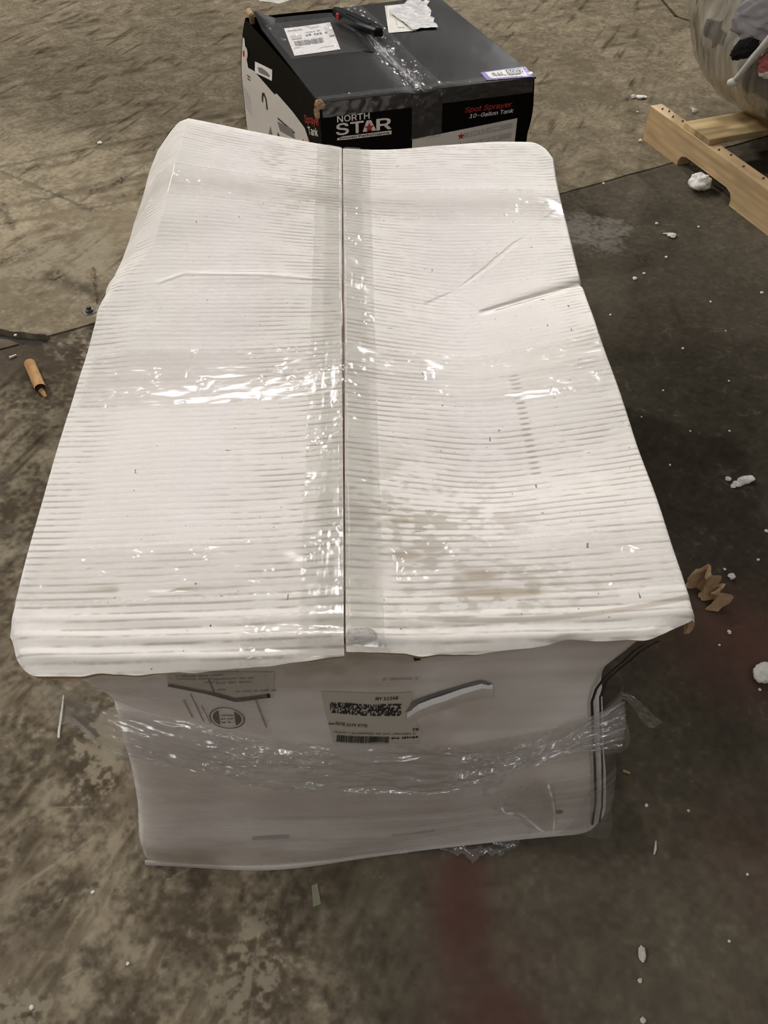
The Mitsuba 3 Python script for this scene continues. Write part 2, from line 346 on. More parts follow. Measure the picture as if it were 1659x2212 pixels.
def sack_color(p, n, uv):
    s = fbm(p.x * 28, p.y * 28, p.z * 28, 2)
    return mix((.60, .55, .50), (.30, .085, .075), smoothstep(.47, .55, s))
mat('sack_print', proc(sack_color), .6, .3)
mat('tube_white', (.62, .60, .54), .4, .4)
mat('black_plastic', (.004, .004, .0045), .20, .35)
mat('red_plastic', (.42, .02, .022), .35, .5)
def purple(p, n, uv): return mix((.16, .10, .40), (.24, .16, .56), noise(p.x * 120, p.y * 120, 1.0))
mat('purple_paper', proc(purple), .5, .3)
def tissue_color(p, n, uv): return mix((.40, .38, .365), (.74, .715, .68), fbm(p.x * 75, p.y * 75, 4.0, 3))
bumped('torn_label_paper', proc(tissue_color), lambda p, n, uv: .003 * fbm(p.x * 90, p.y * 90, 3.0, 3), 1.0, .6, .4)
def roll_color(p, n, uv): return mix((.34, .17, .06), (.56, .33, .14), fbm(p.x * 120, p.y * 60, p.z * 90, 2))
mat('roll_brown', proc(roll_color), .7, .3)
mat('steel_dull', (.11, .10, .088), .45, .6, metallic=.7)
mat('strip_green', (.27, .265, .18), .7, .3)
mat('lamp_housing', (.25, .25, .25), .5, .4)

# ------------------------------------------------------------------ lamps overhead (outside the frame; they light the hall)
for x, y, z, r, power, said in LAMPS:
    k = numbered('high_bay_lamp')
    dome = trimesh.creation.revolve(np.array([[0.001, .30], [r * .45, .29], [r * .62, .18], [r * 1.04, .01], [r * 1.04, 0.0], [r * 1.0, .012], [r * .58, .17], [.001, .27]]), sections=32)
    dome.apply_translation([x, y, z]); scene[k + '__shade'] = mikit.ply(dome, 'lamp_housing', smooth=30)
    disc = flat(Point(0, 0).buffer(r, 24)); disc.vertices += [x, y, z + .010]; disc = towards(disc, [0, 0, -1])
    scene[k + '__lens'] = mikit.ply(disc, 'lamp_housing', emitter={'type': 'area', 'radiance': rgb(power, power * .972, power * .955)})
    label(k, said, 'lamp')

# ------------------------------------------------------------------ floor: base and three concrete slabs with a joint between
base = trimesh.creation.box((60, 60, .05)); base.apply_translation([0, 8, -.041])
put('floor', base, 'joint_dirt'); label('floor', 'concrete warehouse floor of worn slabs with dirty joints', kind='structure')
g, ang = .0035, math.atan(JS)
nx, ny = -math.sin(ang), math.cos(ang)
far_out = [(-30, JA[1] + JS * (-30 - JA[0])), (30, JA[1] + JS * (30 - JA[0])), (30, 36), (-30, 36)]
near_out = [(-30, -14), (30, -14), (30, JA[1] + JS * (30 - JA[0])), (-30, JA[1] + JS * (-30 - JA[0]))]
near = Polygon(near_out).buffer(0); farp = Polygon(far_out)
line = np.array([[x, JA[1] + JS * (x - JA[0])] for x in np.linspace(-1.4, 2.2, 140)])
wob = (meshkit.fbm(np.stack([line[:, 0] * 18, line[:, 1] * 0, line[:, 0] * 0], 1), 3, 4) - .5) * .006
from shapely.geometry import LineString
gap = LineString(np.vstack([[-30, JA[1] + JS * (-30 - JA[0])], line + np.stack([nx * wob, ny * wob], 1), [30, JA[1] + JS * (30 - JA[0])]])).buffer(g)
cp = [(-1.0, 1.512), (-.93, 1.500), (-.90, 1.492), (-.86, 1.488), (-.835, 1.478), (-.80, 1.470), (-.775, 1.455), (-.745, 1.446), (-.722, 1.456), (-.718, 1.474), (-.732, 1.487), (-.755, 1.488), (-.78, 1.495), (-.81, 1.497), (-.83, 1.506), (-.87, 1.510), (-.91, 1.516), (-1.0, 1.53)]
chip = Polygon(cp).buffer(.002)
near = near.difference(gap).difference(chip); farp = farp.difference(gap).difference(chip)
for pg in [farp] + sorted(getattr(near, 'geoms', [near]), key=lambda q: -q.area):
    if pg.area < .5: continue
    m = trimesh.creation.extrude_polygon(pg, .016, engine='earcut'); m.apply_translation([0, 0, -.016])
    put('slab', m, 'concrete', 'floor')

# ------------------------------------------------------------------ the big white carton
BOX = 'white_cardboard_box'
label(BOX, 'large crushed white cardboard box taped shut and wrapped in stretch film, in the foreground', 'cardboard box')
def spl(t): a = np.array(t, float); return PchipInterpolator(a[:, 0], a[:, 1])
def seam_x(y): return -.0345 - .0355 * (y - .40)
def seam_gap(y): return .0009 + .0013 * np.exp(-((y - .90) / .17) ** 2)
# left flap: (y, x outer, z outer, x ridge, z ridge)
LT = np.array([(.37, -.336, .443, -.334, .447), (.48, -.351, .440, -.3495, .443), (.58, -.359, .437, -.3575, .440), (.70, -.3665, .434, -.365, .437), (.80, -.369, .436, -.3675, .439), (.89, -.369, .447, -.3665, .451),
               (.966, -.371, .440, -.350, .455), (1.05, -.373, .435, -.322, .465), (1.12, -.376, .432, -.3175, .480), (1.20, -.381, .430, -.3175, .488), (1.30, -.381, .440, -.318, .496), (1.36, -.374, .455, -.319, .497), (1.41, -.345, .488, -.324, .496)])
Lxo, Lzo, Lxr, Lzr = [PchipInterpolator(LT[:, 0], LT[:, k]) for k in range(1, 5)]
Lmid = spl([(.37, .446), (.48, .446), (.6, .445), (.7, .442), (.78, .441), (.86, .446), (.95, .455), (1.09, .462), (1.17, .468), (1.25, .469), (1.42, .474)])
Rmid = spl([(.37, .452), (.53, .443), (.64, .428), (.75, .434), (.84, .425), (.98, .425), (1.1, .432), (1.2, .441), (1.3, .446), (1.44, .455)])
Redz = spl([(.37, .457), (.53, .457), (.64, .452), (.75, .457), (.85, .459), (.95, .447), (1.0, .442), (1.1, .438), (1.2, .437), (1.3, .442), (1.44, .455)])
Redx = spl([(.37, .281), (.43, .280), (.49, .278), (.6, .277), (.725, .272), (.85, .265), (1.0, .2685), (1.18, .274), (1.28, .275), (1.44, .281)])
Lz0 = spl([(.37, .449), (.5, .452), (1.45, .452)]); Rz0 = spl([(.37, .456), (.5, .453), (1.45, .453)])
lipL = spl([(-.40, .47), (-.342, .424), (-.325, .396), (-.304, .383), (-.25, .384), (-.17, .387), (-.09, .393), (-.034, .401)])
lipR = spl([(-.034, .404), (.04, .402), (.12, .408), (.20, .414), (.24, .416), (.262, .424), (.282, .436), (.30, .45)])
backL = spl([(-.40, 1.37), (-.352, 1.395), (-.328, 1.402), (-.20, 1.398), (-.068, 1.392)])
backR = spl([(-.07, 1.388), (.10, 1.405), (.20, 1.420), (.25, 1.418), (.272, 1.395), (.281, 1.36), (.30, 1.33)])
NT = 330
tt = np.linspace(0, 1, NT); tt = np.concatenate([[0], np.linspace(.006, .994, NT - 2), [1]])
def flap(side):
    cols = 120
    s = np.linspace(0, 1, cols)
    P = np.zeros((NT, cols, 3))
    for i, t in enumerate(tt):
        y0 = .40 + t * (1.395 - .40)
        for it in range(2):
            pass
        sx = seam_x(y0)
        if side < 0:
            xs = sx - seam_gap(y0) + (Lxr(y0) - sx) * s; z = np.interp(s, [0, 1], [0, 0])
            zz = PchipInterpolator([0, .5, 1], [Lz0(y0), Lmid(y0), Lzr(y0)])(s)
            lip, bk = lipL(xs), backL(xs)
        else:
            g0 = seam_gap(y0); xs = sx + g0 + (Redx(y0) - sx - g0) * s
            zz = PchipInterpolator([0, .25, .5, .75, 1], [Rz0(y0), .5 * Rz0(y0) + .5 * Rmid(y0) - .003, Rmid(y0), .6 * Rmid(y0) + .4 * Redz(y0), Redz(y0)])(s)
            lip, bk = lipR(xs), backR(xs)
        ys = lip + (bk - lip) * t
        P[i] = np.stack([xs, ys, zz], 1)
    # the part that folds over the long edge
    extra = []
    for k, (fx, drop) in enumerate([(0.5, .5), (1.0, 1.0)] if side < 0 else [(.5, .0), (.8, .0)]):
        E = P[:, -1].copy()
        y = E[:, 1]
        if side < 0:
            E[:, 0] += (Lxo(y) - Lxr(y)) * fx; E[:, 2] += (Lzo(y) - Lzr(y)) * (fx ** 1.6 if k == 0 else 1)
        else:
            E[:, 0] += .0022 * (k + 1); E[:, 2] -= .0016 * (k + 1) ** 2
        extra.append(E)
    for k in range(3):
        E = extra[-1].copy() if k == 0 else extra[-1].copy()
        E[:, 0] += (.0004 if side > 0 else -.0008) * (1 - 2 * k); E[:, 2] -= .012 if side < 0 else .005
        extra.append(E)
    P = np.concatenate([P, np.stack(extra, 1)], axis=1)
    x, y = P[..., 0], P[..., 1]
    nz = meshkit.fbm(np.stack([x * 6, y * 6, x * 0 + side], -1), 3, 11) - .5
    rip = np.sin(y * 2 * np.pi / .021 + 3 * meshkit.fbm(np.stack([x * 5, y * 9, x * 0], -1), 2, 5)) * np.exp(-((y - .40) / .055) ** 2) * .0013
    edge = np.exp(-np.clip(np.minimum(tt, 1 - tt), 0, 1) / .012)[:, None]
    P[..., 2] += .006 * nz * (1 - .4 * edge) + rip - .007 * np.exp(-tt / .010)[:, None] - .004 * np.exp(-(1 - tt) / .014)[:, None]
    w = (meshkit.noise(np.stack([x * 60, x * 0, x * 0 + side * 3], -1), 3) - .5) * .0035 * np.exp(-tt / .01)[:, None]
    P[..., 1] += w
    if side > 0:
        # torn notch in the lip and the pinched dent at the long edge
        P[..., 1] += .006 * np.exp(-((x - .163) / .022) ** 2) * np.exp(-tt / .006)[:, None]
        d = np.abs((y - .997) - (x - .265) * .34)
        P[..., 2] -= .006 * np.exp(-(d / .010) ** 2) * np.clip((x - .12) / .14, 0, 1)
    else:
        d = np.abs(y - .988)
        P[..., 2] += .0016 * np.exp(-(d / .014) ** 2) * np.exp(-((x + .19) / .085) ** 4)
    return P
FL, FR = flap(-1), flap(1)
def thick(name, P, side):
    n = gnormals(P); n *= np.sign(n[..., 2].mean())
    Q = P - n * .0055
    top = up_facing(grid(P))
    uvs = np.stack([P[..., 0], P[..., 1]], -1).reshape(-1, 2)
    k = put('flap', top, 'board_top', BOX, smooth=True, uv=uvs)
    under = grid(Q); under.invert() if under.face_normals[:, 2].mean() > 0 else None
    put('cut_edge', cat([rim(P, Q), under]), 'board_brown', k); return k
kl = thick('flap', FL, -1); kr = thick('flap', FR, 1)
label(kl, 'left top flap, ribbed white board'); label(kr, 'right top flap, ribbed white board with grime near the front')
label(kl + '__cut_edge', 'raw brown corrugated edge'); label(kr + '__cut_edge', 'raw brown corrugated edge')
allp = np.concatenate([FL[:, :-3].reshape(-1, 3), FR[:, :-3].reshape(-1, 3)])
topz_ = LinearNDInterpolator(allp[:, :2], allp[:, 2])
from scipy.spatial import cKDTree
kd = cKDTree(allp[:, :2])
def topz(x, y):
    z = topz_(x, y); bad = np.isnan(z)
    if bad.any(): z[bad] = allp[kd.query(np.stack([x[bad], y[bad]], -1))[1], 2]
    return z

# body: front wall leans and is buckled inward; the other walls are plainer
def Fy(x, z):
    x, z = np.asarray(x, float), np.asarray(z, float)
    return .045 * (x + .304) + np.interp(z, [0, .1, .24, .33, .38, .43, .47], [.376, .385, .402, .424, .424, .415, .412]) - .017 * np.exp(-((x + .14) / .13) ** 2) * np.clip(1 - z / .09, 0, 1) ** 1.3
def dent(x, z): return (meshkit.fbm(np.stack([x * 7, z * 7, x * 0], -1), 3, 21) - .5) * .012 * np.clip(z / .05, 0, 1)
XL = spl([(0, -.304), (.03, -.303), (.13, -.289), (.235, -.281), (.303, -.281), (.335, -.300), (.372, -.315), (.42, -.325), (.46, -.33)])
XR = spl([(0, .270), (.03, .276), (.09, .270), (.14, .262), (.20, .249), (.26, .238), (.295, .232), (.318, .228), (.365, .248), (.415, .264), (.46, .272)])
def zb(x): t = np.clip(x / .27, 0, 1); return .027 * t * t * (3 - 2 * t)
zs = np.linspace(0, .430, 90); us = np.linspace(0, 1, 130)
Zg, Ug = np.meshgrid(zs, us, indexing='ij')
Xg = XL(Zg) + (XR(Zg) - XL(Zg)) * Ug
Zf = Zg + zb(Xg) * np.clip(1 - Zg / .12, 0, 1)
front = np.stack([Xg, Fy(Xg, Zg) + dent(Xg, Zg), Zf], -1)
# soft corners
rc = .012 * np.exp(-np.minimum(Ug, 1 - Ug) * .56 / .010); front[..., 1] += rc
fm = towards(grid(front), [0, -1, 0])
def wall(a, b, n=30):
    t = np.linspace(0, 1, n)[None, :, None]; return a[:, None] * (1 - t) + b[:, None] * t
bl = np.stack([np.interp(zs, [0, .3, .42, .46], [-.322, -.338, -.350, -.350]), 1.375 + 0 * zs, zs * 1.0], -1); bl[:, 2] = zs
br = np.stack([np.interp(zs, [0, .3, .46], [.255, .255, .262]), 1.385 + 0 * zs, zs], -1)
lw = wall(front[:, 0], bl); rw = wall(front[:, -1], br); bw = wall(bl, br)
floor_b = wall(front[0, :], np.stack([np.linspace(bl[0, 0], br[0, 0], 130), np.linspace(1.375, 1.385, 130), 0 * us], -1), 6)
body = cat([fm, towards(grid(lw), [-1, 0, 0]), towards(grid(rw), [1, 0, 0]), towards(grid(bw), [0, 1, 0]), towards(grid(floor_b), [0, 0, -1])])
put('body', body, 'board_side', BOX, smooth=40); label(BOX + '__body', 'white side walls, buckled inward')
# brown inner flap seen through the gap along the middle seam
yy = np.linspace(.415, 1.375, 60); xx = np.linspace(-.007, .007, 8)
I = np.zeros((60, 8, 3)); I[..., 1] = yy[:, None]; I[..., 0] = seam_x(yy)[:, None] + xx[None]; I[..., 2] = np.minimum(Lz0(yy), Rz0(yy))[:, None] - .0085
put('inner_flap', up_facing(grid(I)), 'board_brown', BOX, smooth=True)
# folded bottom lip along the front
xs = np.linspace(-.3005, .03, 60); st = []
for dz, dy in ((.0095, .002), (.0082, -.0004), (.0055, -.0012), (.002, -.0012), (.0005, -.0002)):
    st.append(np.stack([xs, Fy(xs, np.full_like(xs, dz)) + dy, np.full_like(xs, dz)], -1))
put('bottom_lip', towards(grid(np.array(st)), [0, -1, 0]), 'board_side', BOX, smooth=True)
def on_front(off): return lambda x, z: np.stack([x, Fy(x, z) + dent(x, z) - off, z + 0 * x], -1)
OUT = [0, -1, 0]

# printing and labels on the front wall
def pr(parent, m, bsdf, off, name='print', cell=None):
    return put(name, wrap(m, on_front(off), OUT), bsdf, parent)
def quad(pts, cell=.006): return flat(Polygon(pts), cell)
def stroke(pts, w): return flat(LineString(pts).buffer(w / 2, cap_style=2), .008)
lb = put('shipping_label', wrap(quad([(-.212, .372), (-.108, .364), (-.113, .320), (-.152, .318), (-.216, .345)]), on_front(.0012), OUT), 'label_dull', BOX)
label(lb, 'pale pasted sheet with a bent black bar on the front')
pr(lb, stroke([(-.2155, .3465), (-.182, .333), (-.151, .3205), (-.116, .3245)], .0052), 'ink', .0024, 'black_bar')
pr(lb, stroke([(-.1735, .356), (-.1715, .328)], .0012), 'ink', .0022, 'rule_line')
rows = [words(-.205, .3615, .045, .0035, 8, 1), words(-.205, .3560, .038, .0028, 8, 2), words(-.178, .3490, .012, .0028, 3, 3), words(-.168, .3535, .036, .0032, 8, 4), words(-.168, .3465, .034, .0032, 8, 5), words(-.168, .3345, .010, .003, 3, 6), words(-.150, .3300, .040, .003, 9, 7)]
pr(lb, cat(rows), 'ink_grey', .0022, 'fine_print')
sl = [stroke([(-.204, .322), (-.198, .296)], .0013), stroke([(-.196, .330), (-.187, .291)], .0013), stroke([(-.187, .314), (-.180, .288)], .0011), stroke([(-.131, .320), (-.123, .280)], .0014)]
pk = numbered(BOX + '__print_line')
for s in sl: pr(BOX, s, 'ink_grey', .0022, 'print_line')
# round seal: ring and two dark sides with pale lettering between
cx, cz, rx, rz, th = -.1625, .2955, .0185, .0150, -.35
def ell(k): 
    a = np.linspace(0, 2 * np.pi, 48); q = np.stack([np.cos(a) * rx * k, np.sin(a) * rz * k], 1)
    return Polygon(np.stack([cx + q[:, 0] * math.cos(th) - q[:, 1] * math.sin(th), cz + q[:, 0] * math.sin(th) + q[:, 1] * math.cos(th)], 1))
seal = pr(BOX, flat(ell(1).difference(ell(.93)), .006), 'ink', .0022, 'round_seal')
band = Polygon([(cx - .008, cz + .02), (cx + .008, cz + .02), (cx + .008, cz - .02), (cx - .008, cz - .02)])
sides = ell(.80).difference(band)
pr(seal, cat([flat(q, .006) for q in sides.geoms]), 'ink', .0022, 'seal_side')
pr(seal, cat([words(cx - .006, cz + .003, .012, .0022, 3, 8), words(cx - .006, cz - .002, .012, .0022, 3, 9), words(cx - .006, cz - .007, .012, .0022, 3, 10)]), 'ink', .0022, 'fine_print')
# address label with the dense code strip, torn at its right
lb2 = put('shipping_label', wrap(quad([(-.064, .3265), (.030, .3215), (.026, .295), (.040, .262), (.038, .244), (-.054, .2505)]), on_front(.0012), OUT), 'label_dull', BOX)
label(lb2, 'pale address label with dense code strip and barcode')
r = np.random.default_rng(5); cells = []
for i in range(64):
    for j in range(7):
        if r.random() < .58:
            x0 = -.0555 + i * .0735 / 64; t = (x0 + .0555) / .0735
            lo = .2985 - .0085 * t + .0005 * math.sin(t * 9); h = (.0145 + .003 * t) / 7
            cells.append(flat(sbox(x0, lo + j * h, x0 + .0735 / 64 * r.uniform(.7, 1.15), lo + (j + 1) * h)))
pr(lb2, cat(cells), 'ink', .0024, 'code_strip')
pr(lb2, mv(text2d('NY 11248', .0042, True, .023), -.0085, .3150, -.02), 'ink', .0024, 'lettering')
pr(lb2, cat([words(-.058, .2815, .006, .002, 2, 4), mv(text2d('3578 2199 9770', .0042, True, .034), -.0515, .2815, -.14)]), 'ink', .0024, 'lettering')
pr(lb2, mv(bars(0, .057, 0, .011, 44, 3), -.051, .2545, -.10), 'ink', .0024, 'barcode')
pr(lb2, mv(words(0, 0, .086, .0026, 20, 12), -.053, .2690, -.10), 'ink_grey', .0024, 'fine_print')
pr(lb2, cat([mv(words(0, 0, .026, .0032, 6, 13), .008, .2555, -.02), mv(text2d('TR', .004, True), .030, .2655)]), 'ink', .0024, 'lettering')
pr(BOX, mv(words(0, 0, .034, .0042, 8, 14), -.001, .3445, -.01), 'ink_faint', .0020, 'print_line')
pr(BOX, mv(words(0, 0, .052, .0032, 8, 15), .01, .052), 'ink_faint', .0020, 'print_line')
pr(BOX, quad([(.0265, .408), (.0355, .406), (.0355, .379), (.0295, .378)]), 'ink', .0018, 'black_mark')
pr(BOX, quad([(-.16, .058), (-.115, .058), (-.115, .064), (-.16, .064)]), 'ink_faint', .0020, 'print_line')
pr(BOX, flat(Point(.213, .085).buffer(.0045)), 'ink_grey', .0018, 'black_mark')
pr(BOX, stroke([(.218, .297), (.228, .24), (.238, .19), (.252, .11), (.259, .05)], .0030), 'ink', .0030, 'black_stripe')
pr(BOX, stroke([(.2255, .305), (.2365, .24), (.2465, .19), (.262, .10), (.267, .055)], .0022), 'ink', .0030, 'black_stripe')
pr(BOX, stroke([(.218, .296), (.220, .315), (.240, .362), (.250, .40)], .0030), 'ink', .0030, 'black_stripe')
pr(BOX, stroke([(.2265, .304), (.228, .322), (.246, .362), (.2615, .41)], .0032), 'ink', .0030, 'black_stripe')
# torn flap of paper standing away from the wall, the shade in the hollow above it painted as a grey patch
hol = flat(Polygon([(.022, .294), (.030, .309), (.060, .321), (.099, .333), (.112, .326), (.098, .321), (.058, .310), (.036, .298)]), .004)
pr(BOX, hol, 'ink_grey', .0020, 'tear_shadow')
tx = np.array([.024, .036, .050, .062, .080, .100, .112]); tz = np.array([.2895, .3015, .3095, .3135, .3215, .3265, .3225])
tb = np.stack([tx, Fy(tx, tz) - .0065 * np.sin(np.linspace(.25, .93, 7) * np.pi) + .0, tz], -1); lo = np.stack([tx + .004, Fy(tx, tz - .03) + .004, tz - .03], -1)
mid_ = .5 * tb + .5 * lo; mid_[:, 1] -= .0015
pf = put('torn_paper_flap', towards(grid(np.stack([tb, mid_, lo])), OUT), 'board_side', BOX, smooth=True)
ed = np.stack([tb + [0, .0030, .0035], tb + [0, -.0014, -.0010]]); ed[0, :, 2] += np.array([-.002, .0012, .0005, .001, -.001, -.0026, -.003])
put('torn_edge', towards(grid(ed), OUT), 'torn_paper', pf)

# ---- tape on the top
def tape(x0, x1, y0, y1, bsdf, lift=.0012, nx=160, ny=60, wr=.0008, seed=1, lab=None, slope=.0, dip=False, name='packing_tape'):
    u, v = np.meshgrid(np.linspace(0, 1, nx), np.linspace(0, 1, ny), indexing='ij')
    X = x0(u, v) if callable(x0) else x0 + (x1 - x0) * u
    Y = y0 + (y1 - y0) * v + slope * (X - seam_x(.9))
    Z = topz(X, Y) + lift + wr * (meshkit.fbm(np.stack([X * 40, Y * 90, X * 0 + seed], -1), 2, seed) - .3)
    if dip:
        d = np.abs(X - seam_x(Y)); Z -= .0045 * np.exp(-(d / .0022) ** 2)
    P = np.stack([X, Y, Z], -1)
    k = put(name, up_facing(grid(P)), bsdf, BOX, smooth=True, uv=np.stack([X, Y], -1).reshape(-1, 2))
    if lab: label(k, lab)
    return k
# along the seam: two overlapping strips
tape(lambda u, v: seam_x(.399 + .99 * v) - .0415 + .0045 * v * 0 + u * .0405, 0, .399, 1.389, 'tape_long', .0013, 40, 240, .0010, 2, 'clear tape strip left of the seam')
tape(lambda u, v: seam_x(.407 + .982 * v) + .0008 + u * .0345 + .0032 * v * u * 3, 0, .407, 1.389, 'tape_long', .0013, 40, 240, .0010, 3, 'clear tape strip right of the seam')
tape(lambda u, v: seam_x(.42 + .97 * v) - .026 + u * .056, 0, .42, 1.39, 'tape_long', .0024, 50, 240, .0012, 4, 'second clear tape strip over the seam', dip=True)
for k, (a, b, nm) in enumerate(((.748, .803, 'middle cross tape, nearer strip'), (.792, .846, 'middle cross tape, farther strip'), (1.168, 1.222, 'far cross tape, nearer strip'), (1.196, 1.250, 'far cross tape, farther strip'), (.462, .530, 'clear tape across the front end'))):
    xa, xb = (-.358, .268) if k < 2 else (-.378, .274) if k < 4 else (-.344, .277)
    tape(xa, xb, a, b, 'tape_cross', .0019 + .0006 * k, 220, 44, .0009, 5 + k, nm, slope=.03, dip=False)
# tape end lapped over the front lip
u, v = np.meshgrid(np.linspace(0, 1, 70), np.linspace(0, 1, 30), indexing='ij')
X = -.128 + .090 * u; lp = lipL(X)
Y = np.where(v < .75, lp + .045 * (1 - v / .75), lp - .0025 * np.sin((v - .75) / .25 * np.pi / 2))
Z = np.where(v < .75, topz(X, np.maximum(Y, lp + .001)), topz(X, lp + .001) - (v - .75) / .25 * .013) + .0036 + .002 * (meshkit.fbm(np.stack([X * 60, Y * 60, Z * 0 if False else X * 0], -1), 3, 9) - .4)
k = put('packing_tape', towards(grid(np.stack([X, Y, Z], -1)), [0, -.4, 1]), 'tape_cross', BOX, smooth=True, uv=np.stack([X, Y], -1).reshape(-1, 2)); label(k, 'crinkled tape end lapped over the front lip')
# crumpled film bunched at the front end of the seam
def crumple(c, s, seed, n=3, amp=.45):
    m = trimesh.creation.icosphere(n + 1); q = meshkit.fbm(m.vertices * 2.6 + seed, 3, seed) - .5
    m.vertices = m.vertices * (1 + amp * 2 * q[:, None]) * s + c; return m
k = put('film_knot', crumple(np.array([-.020, .412, .459]), np.array([.014, .008, .004]), 3), 'stretch_film_crumpled', BOX, uv=None); label(k, 'wad of clear film at the front of the seam')

# ---- stretch film around the front
def filmsheet(P, bsdf, lab, name='stretch_film', out=OUT, sc=1.0):
    d1 = np.concatenate([[0], np.cumsum(np.linalg.norm(np.diff(P[:, P.shape[1] // 2], axis=0), axis=1))]); d2 = np.concatenate([[0], np.cumsum(np.linalg.norm(np.diff(P[P.shape[0] // 2], axis=0), axis=1))])
    uv = np.stack(np.meshgrid(d1 * sc, d2 * sc, indexing='ij'), -1).reshape(-1, 2)
    k = put(name, towards(grid(P), out), bsdf, BOX, smooth=True, uv=uv); label(k, lab); return k
n1, n2 = 240, 70
u, v = np.meshgrid(np.linspace(0, 1, n1), np.linspace(0, 1, n2), indexing='ij')
topl = PchipInterpolator([0, .12, .3, .5, .75, .92, 1], [.330, .305, .272, .258, .250, .262, .300])(u)
z = .016 + zb(np.interp(u, [0, 1], [-.3, .28])) + (topl - .03) * v
xl = XL(z) - .004; xr = PchipInterpolator([0, .02, .07, .136, .231, .303, .4], [.280, .281, .281, .273, .258, .252, .25])(z)
x = xl + (xr - xl) * u
wv = meshkit.fbm(np.stack([x * 9, z * 38, x * 0], -1), 3, 31) - .5
y = Fy(x, z) + dent(x, z) - .0045 - .007 * np.clip(wv, -.2, 1) - .004 * v; y += .012 * np.exp(-np.minimum(u, 1 - u) * .56 / .012)
filmsheet(np.stack([x, y, z], -1), 'stretch_film_clear', 'clear stretch film over the lower front')
# crumpled band sagging across the front from the left flap corner to the right edge
bt = np.array([(-.318, .386), (-.293, .348), (-.242, .316), (-.169, .288), (-.103, .270), (-.034, .259), (.035, .254), (.116, .246), (.184, .266), (.250, .308)])
bb = np.array([(-.315, .318), (-.288, .268), (-.252, .249), (-.206, .225), (-.139, .195), (-.068, .175), (.011, .166), (.082, .172), (.150, .208), (.258, .236)])
tq = np.linspace(0, 1, 10); ft, fb = CubicSpline(tq, bt), CubicSpline(tq, bb)
n1, n2 = 420, 60
ua = np.linspace(0, 1, n1); A, Bb = ft(ua), fb(ua); v = np.linspace(0, 1, n2)
XZ = A[:, None] * (1 - v[None, :, None]) + Bb[:, None] * v[None, :, None]
al = ua[:, None] * .66 + 0 * v[None]; ac = v[None] * .09 + 0 * ua[:, None]
rid = meshkit.fbm(np.stack([al * 10, ac * 120, al * 0], -1), 3, 41) - .5; rid2 = meshkit.fbm(np.stack([al * 70, ac * 90, al * 0], -1), 2, 43) - .5
y = Fy(XZ[..., 0], XZ[..., 1]) - .011 - .018 * rid - .005 * rid2 - .008 * np.sin(v[None] * np.pi) ; y[:12] -= np.linspace(.016, 0, 12)[:, None]
y = np.minimum(y, Fy(XZ[..., 0], XZ[..., 1]) - .004)
filmsheet(np.stack([XZ[..., 0], y, XZ[..., 1]], -1), 'stretch_film_crumpled', 'crumpled band of stretch film sagging across the front', 'film_band')
# upper veil of film from the band up to the flap at the left
u, v = np.meshgrid(np.linspace(0, 1, 60), np.linspace(0, 1, 40), indexing='ij')
x = -.318 + .20 * u; zt = .425 - .02 * u; zl = np.interp(x, bt[:, 0], bt[:, 1]); z = zl + (zt - zl) * v
y = Fy(np.maximum(x, -.30), z) - .006 - .004 * (meshkit.fbm(np.stack([x * 30, z * 20, x * 0], -1), 2, 3)) - .012 * (1 - u) * v
filmsheet(np.stack([x, y, z], -1), 'stretch_film_clear', 'veil of stretch film under the left flap')
# fan of film at the lower right with a pointed loose tip
def fan(pts, apex, nseg, seed, amp=.004, bsdf='stretch_film_crumpled', lab='', name='film_tatter', lift=.008, n=40):
    """sheet between two polylines of (x, z) on the front wall"""
    a, b = [CubicSpline(np.linspace(0, 1, len(q)), np.array(q, float))(np.linspace(0, 1, n)) for q in (pts, apex)]
    v = np.linspace(0, 1, nseg); XZ = a[:, None] * (1 - v[None, :, None]) + b[:, None] * v[None, :, None]
    yy = Fy(XZ[..., 0], XZ[..., 1]) - lift - amp * 2 * (meshkit.fbm(np.stack([XZ[..., 0] * 45, XZ[..., 1] * 45, XZ[..., 0] * 0], -1), 3, seed) - .3)
    return filmsheet(np.stack([XZ[..., 0], yy, XZ[..., 1]], -1), bsdf, lab, name)
fan([(.135, .130), (.150, .116), (.175, .092), (.199, .068)], [(.140, .160), (.170, .178), (.190, .172), (.204, .098)], 24, 51, .005, lab='loose pointed tatter of stretch film', lift=.012)
for q in ([(.137, .128), (.150, .114), (.175, .090), (.199, .067)], [(.186, .172), (.192, .150), (.203, .098), (.199, .067)]):
    c_ = CubicSpline(np.linspace(0, 1, 4), np.array(q))(np.linspace(0, 1, 40)); ye = Fy(c_[:, 0], c_[:, 1]) - .014 - .004 * np.sin(np.linspace(0, 9, 40))
    put('film_edge_glint', tube(np.stack([c_[:, 0], ye, c_[:, 1]], 1), .0011 + .0006 * np.sin(np.linspace(0, 25, 40)), 7), 'paper_white', BOX, smooth=True)  # thick film edges, their bright glint given by white colour
fan([(.245, .315), (.252, .29), (.262, .26), (.262, .235)], [(.20, .262), (.205, .25), (.205, .24), (.21, .228)], 24, 53, .006, lab='bunched stretch film at the right edge', lift=.010)
fan([(.085, .250), (.10, .215), (.108, .19), (.112, .165)], [(.118, .25), (.13, .215), (.134, .19), (.124, .165)], 20, 54, .010, lab='twisted knot of stretch film', lift=.014)
fan([(.262, .16), (.272, .10), (.281, .06), (.279, .03)], [(.236, .15), (.232, .10), (.225, .07), (.215, .05)], 24, 55, .004, lab='stretch film lapped round the lower right corner', lift=.008)
